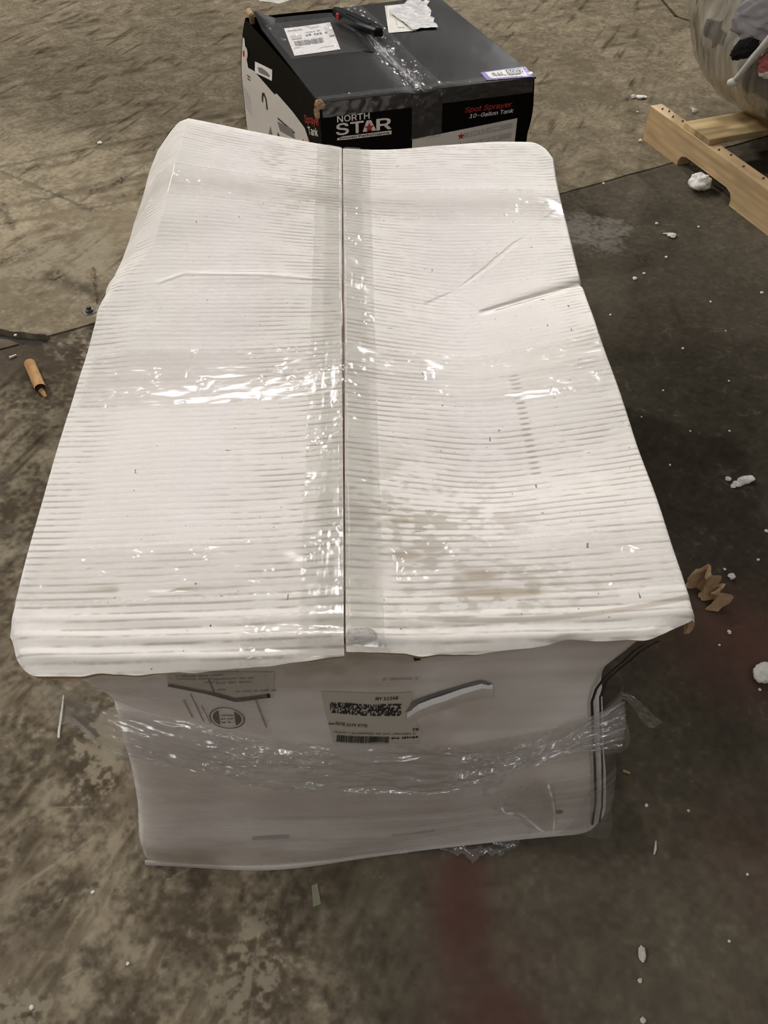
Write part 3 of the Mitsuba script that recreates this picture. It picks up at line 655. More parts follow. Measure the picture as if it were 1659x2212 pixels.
# tail of film sticking out to the right
a = np.array([(.247, .436, .316), (.262, .430, .311), (.277, .424, .298), (.293, .420, .281)]); b = np.array([(.247, .434, .306), (.258, .428, .301), (.270, .421, .284), (.284, .416, .277)])
sa, sb = CubicSpline(np.linspace(0, 1, 4), a)(np.linspace(0, 1, 30)), CubicSpline(np.linspace(0, 1, 4), b)(np.linspace(0, 1, 30))
P = sa[:, None] * (1 - np.linspace(0, 1, 10)[None, :, None]) + sb[:, None] * np.linspace(0, 1, 10)[None, :, None]
P[..., 1] += .003 * meshkit.noise(P * 160, 4); filmsheet(P, 'stretch_film_crumpled', 'loose tail of stretch film sticking out at the right', 'film_tail')
# scrap of film hanging out under the front edge onto the floor
u, v = np.meshgrid(np.linspace(0, 1, 60), np.linspace(0, 1, 24), indexing='ij')
x = .062 + .112 * u; y = .404 - (.019 * np.sin(u * np.pi) ** .5 * (.45 + 1.1 * meshkit.fbm(np.stack([u * 9, u * 0, u * 0], -1), 3, 66)) + .004) * v; zz = .0015 + .012 * meshkit.fbm(np.stack([x * 70, y * 90, x * 0], -1), 3, 61) * (1 - .6 * v)
filmsheet(np.stack([x, y, zz], -1), 'stretch_film_crumpled', 'crumpled film hanging out under the front edge', 'film_tatter', out=[0, -.3, 1])

# ------------------------------------------------------------------ the black carton behind
BK = 'black_cardboard_box'
label(BK, 'black printed cardboard box with taped top behind the white box', 'cardboard box')
HB = .36
A, B, D, E = [np.array(q, float) for q in ((-.135, 1.80), (.331, 1.936), (-.33, 2.32), (.141, 2.466))]
uF = (B - A) / np.linalg.norm(B - A); nF = np.array([uF[1], -uF[0]]); WF = np.linalg.norm(B - A)
uL = (D - A) / np.linalg.norm(D - A); nL = np.array([-uL[1], uL[0]]); WL = np.linalg.norm(D - A)
offD = PchipInterpolator([0, .05, .10, .16, .22, .26, .30, .33, .36], [.046, .048, .048, .047, .046, .042, .035, .028, .017])
def front_pt(u, z, off=0.):
    u, z = np.asarray(u, float), np.asarray(z, float); o = off + .004 * np.sin(np.clip(u / WF, 0, 1) * np.pi) * np.sin(np.clip(z / HB, 0, 1) * np.pi)
    return np.stack([A[0] + uF[0] * u + nF[0] * o, A[1] + uF[1] * u + nF[1] * o, z + 0 * u], -1)
def left_pt(w, z, off=0.):
    w, z = np.asarray(w, float), np.asarray(z, float); o = off + offD(np.clip(z, 0, HB)) * np.clip(w / WL, 0, 1.2) ** 1.5
    return np.stack([A[0] + uL[0] * w + nL[0] * o, A[1] + uL[1] * w + nL[1] * o, z + 0 * w], -1)
def top_pt(s, t, off=0.):
    s, t = np.asarray(s, float), np.asarray(t, float)
    p = (A * ((1 - s) * (1 - t))[..., None] + B * (s * (1 - t))[..., None] + D * ((1 - s) * t)[..., None] + E * (s * t)[..., None])
    z = HB + off - .006 * np.exp(-((s - .46) / .05) ** 2) + .005 * np.exp(-((s - .46) / .012) ** 2) + .002 * np.sin(s * 9) * np.sin(t * 7)
    return np.concatenate([p, z[..., None]], -1)
G = lambda a, b, n, m: np.meshgrid(np.linspace(*a, n), np.linspace(*b, m), indexing='ij')
us_, zs_ = G((0, WF), (0, HB - .004), 40, 30); Pf = front_pt(us_, zs_)
Pf[..., :2] -= (nF * 1)[None, None] * (.006 * np.exp(-(HB - zs_) / .006))[..., None]
ws_, zl_ = G((0, WL), (0, HB - .004), 50, 40); Pl = left_pt(ws_, zl_)
right_ = np.stack([B + (E - B) * t for t in np.linspace(0, 1, 30)]); zr = np.linspace(0, HB - .002, 20)
Pr = np.concatenate([np.broadcast_to(right_[:, None], (30, 20, 2)), np.broadcast_to(zr[None, :, None], (30, 20, 1))], -1).copy()
bul = np.interp(zr, [0, .10, .2, .26, .29, .36], [-.012, -.012, -.006, .004, .006, 0]); Pr[..., 0] += bul[None]
Db = left_pt(np.full(20, WL), zr); Eb = Pr[-1]; Pb = Db[None] * (1 - np.linspace(0, 1, 12)[:, None, None]) + Eb[None] * np.linspace(0, 1, 12)[:, None, None]
body = cat([towards(grid(Pf), [*nF, 0]), towards(grid(Pl), [*nL, 0]), towards(grid(Pr), [1, .3, 0]), towards(grid(Pb), [0, 1, 0])])
put('body', body, 'black_wall', BK, smooth=35); label(BK + '__body', 'black printed side walls')
for s0, s1 in ((-.004, .458), (.463, 1.004)):
    S_, T_ = G((s0, s1), (-.006, 1.0 if s0 > 0 else .945), 50, 60); P = top_pt(S_, T_)
    if s0 < 0:   # the torn far corner stays bent
        d = np.clip(1 - np.hypot((S_ - 0) / .10, (T_ - .945) / .12), 0, 1); P[..., 2] += .02 * d
    n = gnormals(P); n *= np.sign(n[..., 2].mean()); Q = P - n * .004
    k = put('top_flap', up_facing(grid(P)), 'black_board', BK, smooth=True)
    put('cut_edge', cat([rim(P, Q), grid(Q)]), 'black_board', k)
dk = trimesh.creation.box((.40, .44, .002)); dk = place(dk, (0.0, 2.13, .340), math.atan2(uF[1], uF[0])); put('inner_flap', dk, 'black_board', BK)
# torn corner: bent piece of yellow-brown board at the far left
tc = Polygon([(0, 0), (.05, -.012), (.085, .0), (.10, .035), (.07, .05), (.045, .03), (.02, .028)])
m = flat(tc, .01); m.vertices[:, 2] = .012 + .05 * meshkit.fbm(m.vertices * 30 + 2, 2, 3) * (m.vertices[:, 1] + .03) * 9; m = place(m, (-.322, 2.405, HB - .012), .15)
k = put('torn_corner', up_facing(m), 'paper_cream', BK, smooth=False); label(k, 'torn corner with bare cream and yellowish board')
put('torn_corner', place(rbox((.014, .045, .028), .004), (-.337, 2.335, HB - .006), .3), 'board_brown', BK)
cr = cat([place(crumple(np.zeros(3), np.array([.010, .008, .010]), 8, 2, .5), (-.135, 1.797, HB - .004)), place(crumple(np.zeros(3), np.array([.006, .005, .012]), 12, 2, .5), (-.141, 1.800, HB - .022))])
k = put('torn_corner', cr, 'board_brown', BK); label(k, 'scuffed brown front corner')
ST = lambda off: (lambda s, t: top_pt(s, t, off))
UP = [0, 0, 1]
def ontop(name, m, bsdf, off, parent=BK): return put(name, wrap(m, ST(off), UP), bsdf, parent)
def topquad(q, n=6): return flat(Polygon(q), .05)
# shipping label on the top: local frame (a along its width, b up) mapped bilinearly to its four corners
Q1 = np.array([(.047, .472), (.276, .489), (.342, .813), (.102, .802)])
def bil(Q, m):
    m = m.copy(); a, b = m.vertices[:, 0:1], m.vertices[:, 1:2]
    m.vertices = np.hstack([Q[0] * (1 - a) * (1 - b) + Q[1] * a * (1 - b) + Q[2] * a * b + Q[3] * (1 - a) * b, 0 * a]); return m
k = ontop('shipping_label', bil(Q1, flat(sbox(0, 0, 1, 1), .2)), 'paper_white', .0012); label(k, 'white shipping label with a barcode on the top')
def lp(m, bsdf, name): put(name, wrap(bil(Q1, m), ST(.0020), UP), bsdf, k)
lp(bars(.10, .72, .32, .50, 34, 21, .52), 'ink_grey', 'barcode')
lp(cat([words(.40, .62, .44, .075, 10, 22)]), 'ink_grey', 'lettering')
lp(cat([words(.42, .74, .30, .04, 10, 23), words(.06, .86, .3, .05, 10, 24), words(.06, .25, .2, .03, 6, 26), words(.6, .14, .3, .03, 6, 27)]), 'ink_faint', 'fine_print')
lp(flat(sbox(.07, .56, .30, .70)), 'ink_pale', 'grey_block'); lp(flat(sbox(.88, .48, .985, .525)), 'ink_pink', 'dark_mark')
lp(stroke([(.45, 1.0), (.56, .88), (.72, .91)], .012), 'ink_faint', 'crease')
# torn label, its right part ragged tissue
Q2 = np.array([(.562, .603), (.796, .602), (.946, .951), (.682, .959)])
k2 = ontop('torn_label', bil(Q2, flat(Polygon([(0, 0), (.62, .0), (.40, .22), (.16, .66), (.55, .97), (.02, .97)]), .2)), 'paper_cream', .0012); label(k2, 'half torn-off white label with a ragged grey layer')
rag = [(.52, .0), (.8, .04), (1.10, .02), (1.06, .16), (1.0, .22), (1.03, .36), (.94, .42), (.97, .60), (.93, .72), (.88, .80), (.95, .93), (.85, .985), (.80, .93), (.72, 1.07), (.52, 1.08), (.44, .96), (.14, .80), (.12, .62), (.22, .45), (.34, .30)]
mm = bil(Q2, flat(Polygon(rag), .04)); P = wrap(mm, ST(.0024), UP); P.vertices[:, 2] += .004 * meshkit.fbm(P.vertices * 80, 3, 5); put('torn_layer', P, 'torn_label_paper', k2, smooth=True)
put('rule_line', wrap(bil(Q2, cat([stroke([(.05, .95), (.02, .5)], .012), stroke([(.11, .82), (.09, .55)], .014), stroke([(.20, .42), (.22, .14), (.36, .14)], .014)])), ST(.0020), UP), 'ink_faint', k2)
# purple-edged sticker
Q3 = np.array([(.797, .018), (.968, .005), (.985, .085), (.802, .080)])
k3 = ontop('sticker', bil(Q3 + (Q3 - Q3.mean(0)) * .24, flat(sbox(0, 0, 1, 1), .2)), 'purple_paper', .0012); label(k3, 'small purple-edged number sticker')
put('paper', wrap(bil(Q3, flat(sbox(0, 0, 1, 1), .2)), ST(.0018), UP), 'paper_white', k3)
put('black_field', wrap(bil(Q3, flat(sbox(.52, .22, .96, .92), .2)), ST(.0023), UP), 'ink', k3)
t1 = text2d('54L', .5, True, .34); put('lettering', wrap(bil(Q3, mv(t1, .12, .26)), ST(.0027), UP), 'ink_grey', k3)
t2 = text2d('8007', .5, True, .40); put('lettering', wrap(bil(Q3, mv(t2, .54, .30)), ST(.0028), UP), 'paper_white', k3)
# clear tape over the seam, down the front, and over the shipping label
def bktape(s0, s1, t0, t1, off, lab, wav=.002, n=(40, 120), front=0.):
    S_, T_ = G((s0, s1), (t0, t1), *n); P = top_pt(S_, T_, off); P[..., 2] += wav * (meshkit.fbm(np.stack([S_ * 40, T_ * 40, S_ * 0], -1), 3, 71) - .3)
    if front:
        U_, Z_ = G((s0 * WF + .004, s1 * WF - .004), (HB - front, HB + .001), n[0], 30)
        Pq = front_pt(U_, Z_, .006) ; Pq[..., :2] += nF * (.004 * meshkit.fbm(np.stack([U_ * 60, Z_ * 60, U_ * 0], -1), 3, 5))[..., None]
        m = cat([up_facing(grid(P)), towards(grid(Pq), [*nF, 0])]); k = put('packing_tape', m, 'tape_on_black', BK, smooth=30)
    else: k = put('packing_tape', up_facing(grid(P)), 'tape_on_black', BK, smooth=True)
    label(k, lab)
bktape(.405, .565, -.004, .99, .004, 'clear tape along the top seam and down the front', .006, front=.10)
bktape(.44, .49, .0, .99, .0075, 'narrow pleat of the seam tape', .006, (14, 120))
bktape(.02, .44, .43, .86, .0034, 'clear tape over the shipping label', .003, (60, 60))
bktape(0., 1., -.004, .03, .0034, 'clear tape along the front top edge', .004, (120, 10), front=.03)
pts = [top_pt(np.array(a), np.array(b), .008) for a, b in ((.49, 1.05), (.452, .95), (.446, .80), (.445, .62), (.43, .45), (.44, .30), (.452, .15), (.468, .03))]
put('tape_pleat', tube(CubicSpline(np.linspace(0, 1, 8), np.array(pts))(np.linspace(0, 1, 60)), .0022, 6), 'tape_on_black', BK, smooth=True)
# printing on the front: the maker's lettering with its red star, the tank line and the grey panel
FP = lambda off: (lambda u, z: front_pt(u, z, off))
OF = [*nF, 0]
def onfront(name, m, bsdf, off=.0012, parent=BK): return put(name, wrap(m, FP(off), OF), bsdf, parent)
sk = onfront('maker_lettering', mv(text2d('NORTH', .0125, True, .072), .036, .3145), 'ink_white'); label(sk, 'white block lettering NORTH STAR with a red star')
S1 = mv(text2d('ST', .0235, True, .062), .0325, .2875); S2 = mv(text2d('R', .0235, True, .034), .1225, .2875)
onfront('lettering', cat([S1, S2]), 'ink_white', .0012, sk)
Aleg = Polygon([(.0915, .2875), (.1010, .311), (.1110, .311), (.1225, .2875), (.1130, .2875), (.1065, .3025), (.1005, .2875)])
onfront('lettering', flat(Aleg), 'ink_white', .0012, sk)
a = np.arange(10) * np.pi / 5 + np.pi / 2; rr = np.where(np.arange(10) % 2, .0048, .0120)
onfront('red_star', flat(Polygon(np.stack([.1065 + rr * np.cos(a), .2955 + rr * np.sin(a)], 1))), 'ink_red', .0022, sk)
onfront('ribbon', flat(Polygon([(.034, .2765), (.060, .2755), (.157, .2755), (.157, .2835), (.045, .2835), (.034, .2805)])), 'ink_white', .0012, sk)
onfront('lettering', mv(text2d('Proven Performance', .0046, True, .112), .040, .2777), 'ink', .0022, sk)
onfront('product_lettering', mv(text2d('Spot Sprayer', .0105, True, .112, .2), .325, .302), 'ink_red')
onfront('product_lettering', mv(text2d('10-Gallon Tank', .0082, True, .105, .25), .337, .2885), 'ink_white')
pk = onfront('grey_panel', flat(Polygon([(.20, .10), (.455, .10), (.455, .2745), (.205, .2585)]), .03), 'label_grey'); label(pk, 'pale printed panel with grey bars and red stars')
for i in range(4):
    z0 = .2515 - i * .022
    onfront('grey_bar', flat(Polygon([(.325, z0 - .006), (.444, z0 + .002), (.444, z0 + .0145), (.325, z0 + .006)])), 'ink_faint', .0018, pk)
    rr2 = rr * .75; onfront('red_star', flat(Polygon(np.stack([.320 + rr2 * np.cos(a), z0 + rr2 * np.sin(a)], 1))), 'ink_red', .0024, pk)
    onfront('lettering', mv(text2d(('12V 1.1 GPM', '60 PSI', '15 ft. Hose', 'Spot Gun')[i], .0072, True, .075), .338, z0 - .0015, .068), 'ink_white', .0024, pk)
# printing on the left wall: the pale picture of a sprayer, sticker, lettering
LP = lambda off: (lambda w, z: left_pt(w, z, off))
OL = [*nL, 0]
def onleft(name, m, bsdf, off=.0012, parent=BK): return put(name, wrap(m, LP(off), OL), bsdf, parent)
pic = onleft('sprayer_picture', flat(Polygon([(.0, .06), (.075, .235), (.112, .262), (.195, .268), (.30, .270), (.315, .262), (.46, .268), (.50, .262), (.515, .285), (.535, .318), (.548, .318), (.549, .0), (.1, .0)]), .03), 'label_grey'); label(pic, 'pale printed picture of a sprayer tank')
def pp(m, bsdf, name, off=.002): onleft(name, m, bsdf, off, pic)
pp(flat(Point(.532, .285).buffer(.0075)), 'ink_red', 'red_knob'); pp(flat(Point(.518, .290).buffer(.014).difference(Point(.532, .285).buffer(.0076))), 'ink_pale', 'grey_shade')
pp(stroke([(.405, .213), (.400, .232), (.388, .237), (.376, .228), (.374, .205)], .008), 'ink', 'handle_arch')
pp(flat(Polygon([(.305, .203), (.20, .225), (.185, .208), (.29, .185)])), 'ink_grey', 'dark_slot'); pp(stroke([(.30, .212), (.185, .222)], .004), 'ink', 'dark_slot')
pp(flat(Polygon([(.41, .10), (.36, .17), (.34, .11)])), 'ink_grey', 'dark_gap'); pp(flat(Polygon([(.33, .10), (.31, .175), (.215, .14), (.21, .10)])), 'ink', 'dark_gap')
pp(stroke([(.125, .23), (.130, .16)], .010), 'ink', 'dark_slot')
for i in range(5): pp(stroke([(.545, .205 - i * .012), (.495, .185 - i * .010)], .0025), 'ink_faint', 'print_stripe')
pp(stroke([(.505, .243), (.485, .243)], .003), 'ink', 'print_stripe'); pp(stroke([(.505, .236), (.485, .236)], .003), 'ink', 'print_stripe')
rr3 = rr * .7; pp(flat(Polygon(np.stack([.085 + rr3 * np.cos(a), .245 + rr3 * np.sin(a)], 1))), 'ink_red', 'red_star')
kq = onleft('sticker', flat(Polygon([(.452, .292), (.328, .313), (.332, .287), (.452, .266)]), .03), 'paper_white'); label(kq, 'small white sticker on the left side')
onleft('smudge', flat(Polygon([(.43, .286), (.40, .294), (.36, .297), (.345, .295), (.35, .290), (.42, .277)]), .02), 'ink_grey', .0022, kq)
def flipx(m): m = m.copy(); m.vertices[:, 0] *= -1; return m     # the wall is read from its outside
def tilted(m, x, z): return mv(flipx(m), x, z, -.32)
onleft('product_lettering', tilted(text2d('Sprayer', .0155, True, .108), .108, .276), 'ink_red'); onleft('product_lettering', tilted(text2d('Tank', .0155, True, .074), .088, .258), 'ink_white')

# ------------------------------------------------------------------ box cutter lying on the black carton
KN = 'box_cutter'; label(KN, 'black plastic box cutter with a red slider lying on the black box', 'box cutter')
p0, p1 = top_pt(np.array(.375), np.array(.845), 0.), top_pt(np.array(.490), np.array(.525), 0.)
ax = (p1 - p0)[:2]; Lk = np.linalg.norm(ax); ang = math.atan2(ax[1], ax[0])
prof = Polygon([(0, .004), (.02, .013), (Lk * .45, .017), (Lk * .8, .016), (Lk - .006, .010), (Lk, .002), (Lk - .01, -.009), (Lk * .6, -.016), (.03, -.012), (0, -.002)]).buffer(.003)
h = trimesh.creation.extrude_polygon(prof, .013, engine='earcut'); top_ = trimesh.creation.extrude_polygon(prof.buffer(-.004), .004, engine='earcut'); top_.apply_translation([0, 0, .013])
hull = trimesh.convex.convex_hull(np.vstack([h.vertices, top_.vertices])); zt = float(p0[2]) + .012
put('handle', place(hull, (p0[0], p0[1], zt), ang), 'black_plastic', KN, smooth=25)
put('grip_ridge', place(rbox((Lk * .5, .006, .003), .001, (Lk * .55, -.002, .0175)), (p0[0], p0[1], zt), ang), 'black_plastic', KN)
put('slider', place(rbox((.012, .006, .014), .002, (.040, -.0165, .009)), (p0[0], p0[1], zt), ang), 'red_plastic', KN)
put('blade', place(flat(Polygon([(-.012, .016), (.018, .012), (.002, -.002)])), (p0[0], p0[1], zt + .004), ang), 'steel_dull', KN)
put('rivet', place(trimesh.creation.cylinder(.003, .003, sections=12), (p0[0] + (Lk - .014) * math.cos(ang), p0[1] + (Lk - .014) * math.sin(ang), zt + .0165)), 'steel_dull', KN)

# ------------------------------------------------------------------ wooden pallet
PA = 'wooden_pallet'; label(PA, 'wooden pallet with a notched side board at the right edge', 'pallet')
dS = np.array([.345, -.939]); nS = np.array([.939, .345]); O = np.array([.7555, 2.437])
def pal(l, a, z): return np.array([O[0] + dS[0] * l + nS[0] * a, O[1] + dS[1] * l + nS[1] * a, z])
def pal_mesh(m):  # local x along the stringer, y inward, z up
    m = m.copy(); v = m.vertices; m.vertices = np.stack([O[0] + dS[0] * v[:, 0] + nS[0] * v[:, 1], O[1] + dS[1] * v[:, 0] + nS[1] * v[:, 1], v[:, 2]], 1); m.fix_normals(); return m
nt = Polygon([(.175, -.01), (.175, .015), (.185, .030), (.205, .036), (.385, .036), (.405, .030), (.415, .015), (.415, -.01)]); nt2 = Polygon([(.80, -.01), (.80, .015), (.82, .036), (1.0, .036), (1.02, .015), (1.02, -.01)])
sp = Polygon([(0, 0), (1.2, 0), (1.2, .095), (0, .095)]).difference(nt).difference(nt2)
m = trimesh.creation.extrude_polygon(sp, .038, engine='earcut'); v = m.vertices.copy(); m.vertices = np.stack([v[:, 0], v[:, 2], v[:, 1]], 1)
put('stringer', pal_mesh(m), 'pallet_wood', PA); label(PA + '__stringer', 'notched side board')
m2 = m.copy(); m2.vertices = m2.vertices + [0, .48, 0]; put('stringer', pal_mesh(m2), 'pallet_wood', PA)
m3 = m.copy(); m3.vertices = m3.vertices + [0, .96, 0]; put('stringer', pal_mesh(m3), 'pallet_wood', PA)
r = np.random.default_rng(4)
for l0 in (.155, .64, .90, 1.09):
    b = rbox((.118, 1.0, .016), .0015, (l0 + .058, .505, .1035)); put('deck_board', pal_mesh(b), 'deck_wood', PA)
b = rbox((.10, 1.0, .014), .0015, (.60, .50, .007)); put('bottom_board', pal_mesh(rbox((.10, .90, .014), .0015, (.62, .52, .062))), 'deck_wood', PA)
for l, a in ((.030, .015), (.050, .024), (.085, .013), (.118, .022), (.30, .012), (.335, .024), (.40, .015), (.47, .022), (.53, .014)):
    nm = tube([pal(l, a, .090), pal(l + .004, a + .004, .0985)], .0022, 8); put('nail', nm, 'nail_steel', PA)

# ------------------------------------------------------------------ wrapped bale on the pallet, with what shows in it
BA = 'wrapped_bale'; label(BA, 'tall bulging bale in dusty clear plastic standing on the wooden pallet', 'bale')
th_ = np.linspace(0, 2 * np.pi, 420); zz = np.linspace(.112, 1.25, 240)
Th, Zz = np.meshgrid(th_, zz, indexing='ij')
prx = PchipInterpolator([.112, .16, .23, .31, .36, .6, .9, 1.15, 1.25], [.30, .405, .455, .477, .468, .45, .43, .38, .10])(Zz)
cx_, cy_ = 1.305, 2.47
ca, sa_ = np.cos(Th), np.sin(Th); sq = (np.abs(ca) ** 2.6 + np.abs(sa_) ** 2.6) ** (-1 / 2.6)
nn = meshkit.fbm(np.stack([ca * 3, sa_ * 3, Zz * 4], -1), 3, 81) - .5; n2_ = meshkit.fbm(np.stack([ca * 11, sa_ * 11, Zz * 5], -1), 2, 83) - .5
fold = meshkit.fbm(np.stack([ca * 17 + Zz * 3, sa_ * 17, Zz * 2.2], -1), 3, 87) - .5
R = prx * sq * .985 * (1 + .13 * nn * np.clip((Zz - .11) / .1, 0, 1) + .06 * n2_ + .07 * np.sign(fold) * np.abs(fold) ** .8)
Pb_ = np.stack([cx_ + R * ca, cy_ + R * sa_, Zz], -1)
Pin = np.stack([cx_ + R * ca * .975, cy_ + R * sa_ * .975, Zz * .985 + .004], -1)
bm = grid(Pin); bm.fix_normals(); put('bundle', bm, 'bale_plastic', BA, smooth=True)
fmh = grid(Pb_); put('plastic_wrap', fmh, 'bale_film', BA, smooth=True); label(BA + '__plastic_wrap', 'dusty clear plastic wrap')
def lump(name, lab, cat_, c, s, seed, bsdf, amp=.35, rz=0., n=4):
    m = trimesh.creation.icosphere(n); q = meshkit.fbm(m.vertices * 1.9 + seed, 3, seed) - .5
    m.vertices = m.vertices * (1 + amp * 2 * q[:, None]) * s; m = place(m, c, rz); k = put(name, m, bsdf, smooth=True); label(k, lab, cat_); return k
def lump(name, lab, cat_, c, s, seed, bsdf, amp=.35, tilt=0., n=4):
    """a soft lump lying against the bale's near side: s = (along the side, outwards, up)"""
    m = trimesh.creation.icosphere(n); q = meshkit.fbm(m.vertices * 1.9 + seed, 3, seed) - .5; q2 = meshkit.fbm(m.vertices * np.array([2, 2, 7.0]) + seed, 2, seed + 1) - .5
    m.vertices = m.vertices * (1 + amp * 2 * q[:, None] + .25 * q2[:, None]) * s; m = place(m, (0, 0, 0), 0, 0, tilt); m = place(m, c, -.80); k = put(name, m, bsdf, smooth=True); label(k, lab, cat_); return k
lump('grey_cloth', 'bundle of grey cloth showing in the opening of the bale', 'cloth', (.885, 2.175, .405), np.array([.062, .016, .062]), 3, 'cloth_grey', .35)
lump('gap_shade', 'dark gap in the bale under the grey cloth, its shade made a black lump', 'rag', (.871, 2.180, .333), np.array([.036, .012, .020]), 5, 'gap_shade', .25, -.75)
lump('printed_sack', 'red and white printed sack behind the white tube', 'sack', (.922, 2.118, .318), np.array([.030, .010, .034]), 9, 'sack_print', .25)
a_ = np.array([(.873, 2.190, .257), (.880, 2.172, .285), (.889, 2.150, .325), (.900, 2.125, .37), (.918, 2.10, .44)])
t_ = CubicSpline(np.linspace(0, 1, 5), a_)(np.linspace(0, 1, 40))
TU = 'white_tube'; put('shaft', tube(t_, np.interp(np.linspace(0, 1, 40), [0, .15, .5, 1], [.0055, .0065, .0085, .0105]), 14), 'tube_white', TU, smooth=40)
kb = trimesh.creation.icosphere(3); kb.vertices = kb.vertices * [.014, .011, .010]; put('cap', place(kb, (.8715, 2.192, .250)), 'tube_white', TU, smooth=True)
label(TU, 'white plastic tube with a rounded end leaning on the bale', 'tube')

# ------------------------------------------------------------------ litter on the floor
def chunk(at, d, seed, flat_=.45, el=1.0, rz=0.):
    m = trimesh.creation.icosphere(3 if d > .02 else 2); q = meshkit.fbm(m.vertices * 1.7 + seed * 3.1, 3, seed) - .5
    m.vertices = m.vertices * (1 + 1.1 * q[:, None]); m.vertices *= [d * .5 * el, d * .5 / el ** .5, d * .5 * flat_]
    m = place(m, (0, 0, 0), rz); m.apply_translation([at[0], at[1], -m.vertices[:, 2].min() - .0004]); return m
def foam_piece(name, at, d, seed, lab, group=None, flat_=.45, el=1.0, rz=0.):
    k = put(name, chunk(at, d, seed, flat_, el, rz), 'foam', smooth=50 if d > .02 else False); label(k, lab, 'foam crumb' if d < .02 else 'foam chunk', group); return k
foam_piece('foam_chunk', (.838, 2.127), .055, 1, 'largest white foam chunk lying beside the notch of the pallet', flat_=.75, el=1.05)
foam_piece('foam_chunk', (.713, 1.891), .020, 2, 'small white foam chip with a thin tail in front of the pallet', flat_=.5)
k = put('tail', tube([(.712, 1.893, .004), (.703, 1.900, .004), (.694, 1.902, .003)], [.003, .002, .0015], 6), 'foam', 'foam_chunk_001')
foam_piece('foam_chunk', (.651, 1.046), .020, 3, 'knobbly white foam strand on the dark floor right of the white box', flat_=.5, el=1.7, rz=.3)
put('lump', cat([chunk((.634, 1.038), .015, 14), chunk((.642, 1.042), .013, 15), chunk((.626, 1.034), .010, 16)]), 'foam', 'foam_chunk_002')
foam_piece('foam_chunk', (.558, .644), .030, 4, 'white foam chunk at the right edge of the picture', flat_=.6, el=1.15, rz=.8)
foam_piece('foam_chunk', (.565, .829), .0115, 6, 'white foam bit right of the crumpled cardboard scrap', flat_=.7)
foam_piece('foam_chunk', (.811, 2.729), .026, 7, 'white foam flake behind the far end of the pallet side board', flat_=.3, el=1.3)
foam_piece('foam_chunk', (.304, .270), .0105, 8, 'oblong white foam crumb in front of the right corner of the white box', flat_=.6, el=1.5, rz=1.45)
foam_piece('foam_chunk', (-.823, 2.409), .013, 9, 'single white crumb on the pale floor at the upper left', flat_=.4)
for i, (x, y, d) in enumerate([(.584, 1.701, .0097), (.61, 1.724, .0065), (.689, 1.951, .0082), (.678, 1.795, .0067), (.792, 1.937, .0058), (.501, 1.559, .0045), (.632, 1.437, .0055), (.736, 1.609, .0055), (.862, 1.644, .0074),
        (.621, 1.05, .010), (.559, .845, .0046), (.652, .927, .0063), (.549, .622, .0047), (.455, .361, .0033), (.532, .722, .0064), (.511, .699, .0035), (.592, 2.163, .0075), (.778, 2.622, .0071), (.745, 2.421, .0108), (.953, 2.626, .0142), (.951, 2.646, .0086), (.786, 2.729, .0150),
        (.462, .966, .0042), (.525, 1.088, .0040), (.62, .865, .0045), (.411, .284, .0033), (.401, .442, .0037), (.347, .449, .0052), (.296, .242, .0050), (.291, .202, .0062), (.56, 1.30, .004), (.70, 1.33, .004), (.50, 1.22, .0035), (.74, 1.50, .004), (.585, 1.18, .0035), (.66, 1.18, .004)]):
    zone = (('tiny white foam crumb on the floor around the pallet end', 'white crumbs around the pallet end') if y > 2.1 else
            ('tiny white foam crumb on the dark floor between pallet and white box', 'white crumbs below the pallet') if y > 1.4 else
            ('tiny white foam crumb on the dark floor right of the white box', 'white crumbs right of the white box') if y > .55 else
            ('tiny white foam crumb on the floor before the white box corner', 'white crumbs in front of the white box'))
    foam_piece('foam_crumb', (x, y), d, 20 + i, zone[0], zone[1], flat_=.7)
for i, (x, y, d) in enumerate([(-.794, 1.484, .006), (-.739, 1.396, .008), (-.62, 1.66, .004), (-.40, .215, .005), (-.30, .26, .004), (-.36, .34, .004)]):
    foam_piece('foam_crumb', (x, y), d, 70 + i, 'tiny pale crumb on the floor to the left of the white box', 'pale crumbs on the floor at left', flat_=.5)
put('splinter', tube([(.349, .402, .0025), (.346, .392, .003), (.343, .385, .002)], [.0008, .0018, .0010], 6), 'paper_white'); label('splinter', 'thin white sliver on the floor right of the white box corner', 'sliver')
put('splinter', tube([(.325, .497, .0025), (.334, .493, .0025)], [.0022, .0016], 6), 'board_brown'); label('splinter_001', 'tiny brown splinter beside the right side of the white box', 'sliver')
put('splinter', tube([(-.4655, .612, .002), (-.460, .578, .0026), (-.4575, .556, .002), (-.455, .545, .0022)], [.001, .0019, .0018, .0016], 6), 'paper_cream'); label('splinter_002', 'long pale sliver on the floor left of the white box front', 'sliver')
put('splinter', tube([(-.782, 1.404, .002), (-.770, 1.413, .003)], [.003, .002], 6), 'paper_cream'); label('splinter_003', 'short pale wood sliver left of the floor joint', 'sliver')
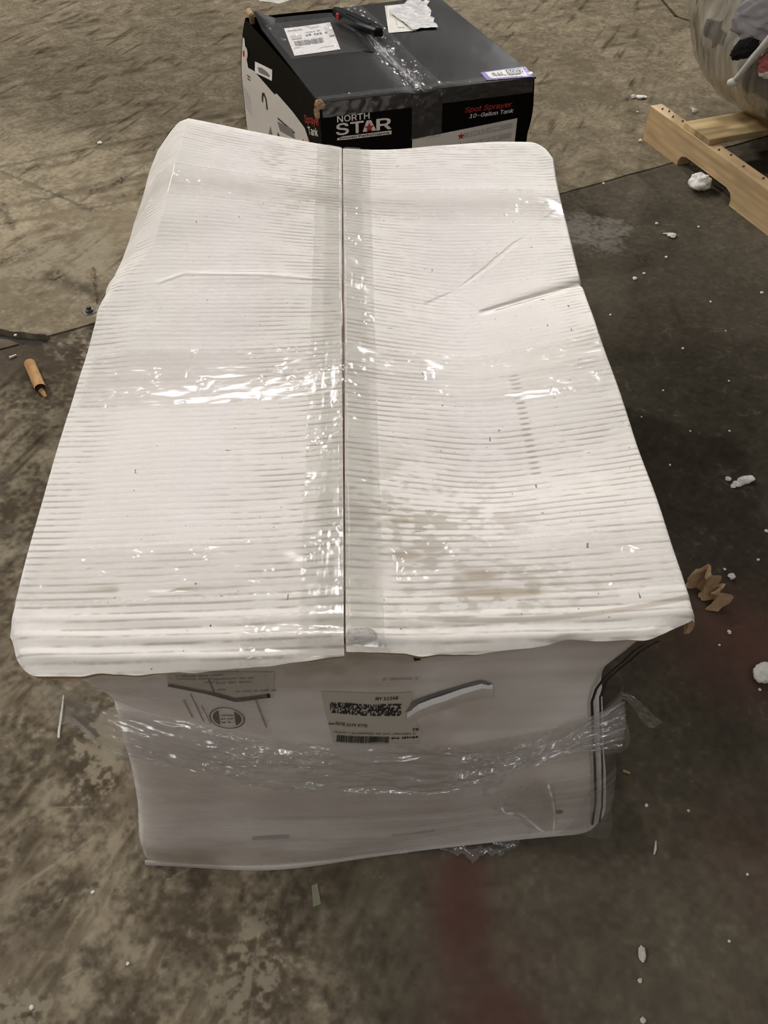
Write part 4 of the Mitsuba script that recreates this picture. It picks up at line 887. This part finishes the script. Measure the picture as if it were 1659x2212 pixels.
# brown paper roll
ra, rb = np.array([-.729, 1.374, .011]), np.array([-.684, 1.293, .011]); d_ = rb - ra
rl = tube(np.array([ra + d_ * t for t in np.linspace(0, 1, 16)]), .0105 + .0012 * meshkit.noise(np.stack([np.linspace(0, 6, 16)] * 3, 1), 2), 18, cap=False)
put('paper_wall', rl, 'roll_brown', 'brown_paper_roll', smooth=True); put('dark_core', tube([ra + d_ * .05, ra + d_ * .985], .0075, 14), 'ink', 'brown_paper_roll')
put('loose_end', tube([rb + [.0, -.0, -.004], rb + [.012, -.016, -.008]], [.006, .003], 8), 'roll_brown', 'brown_paper_roll'); label('brown_paper_roll', 'short brown paper roll lying on the floor at left', 'paper roll')
bo = trimesh.creation.revolve(np.array([[.0, .006], [.006, .006], [.0085, .0045], [.009, .001], [.016, .0012], [.0175, 0.0]]), sections=24); put('washer', place(bo, (-.656, 1.575, 0)), 'steel_dull', 'anchor_bolt', smooth=30)
put('head', place(trimesh.creation.cylinder(.0055, .008, sections=6), (-.656, 1.575, .008)), 'nail_steel', 'anchor_bolt'); label('anchor_bolt', 'small round steel anchor bolt set in the floor at left', 'bolt')
st_ = flat(Polygon([(-.090, .347), (-.083, .350), (-.077, .326), (-.0865, .3225)]), .006); st_.vertices[:, 2] = .0006 + .0015 * meshkit.noise(st_.vertices * 200, 3); put('paper_strip', up_facing(st_), 'strip_green'); label('paper_strip', 'dull greenish paper strip on the floor in front of the white box', 'paper strip')
# crumpled cardboard scrap
def scrap(c, w, hgt, seed, rz):
    u, v = np.meshgrid(np.linspace(-1, 1, 30), np.linspace(0, 1, 24), indexing='ij')
    P = np.stack([u * w * (1 - .35 * v), .022 * np.sin(v * 2.6) + .010 * np.cos(u * 5 + v * 2), hgt * (np.sin(v * 2.2)) * (1 - .3 * u ** 2)], -1)
    P += .014 * (meshkit.fbm(P * 45 + seed, 3, seed)[..., None] - .5) * np.array([1, 1, .6]); P[..., 2] -= P[..., 2].min() - .0005
    c_, s_ = math.cos(rz), math.sin(rz); Q = P.copy(); Q[..., 0] = P[..., 0] * c_ - P[..., 1] * s_ + c[0]; Q[..., 1] = P[..., 0] * s_ + P[..., 1] * c_ + c[1]; return Q
s1_, s2_ = scrap((.500, .800), .024, .042, 2, -.9), scrap((.512, .780), .020, .030, 6, -1.3)
put('outer_sheet', grid(s1_), 'board_brown', 'cardboard_scrap', smooth=30); put('inner_sheet', grid(s2_), 'board_brown', 'cardboard_scrap', smooth=30)
label('cardboard_scrap', 'crumpled brown cardboard scrap beside the right front corner of the white box', 'cardboard scrap')
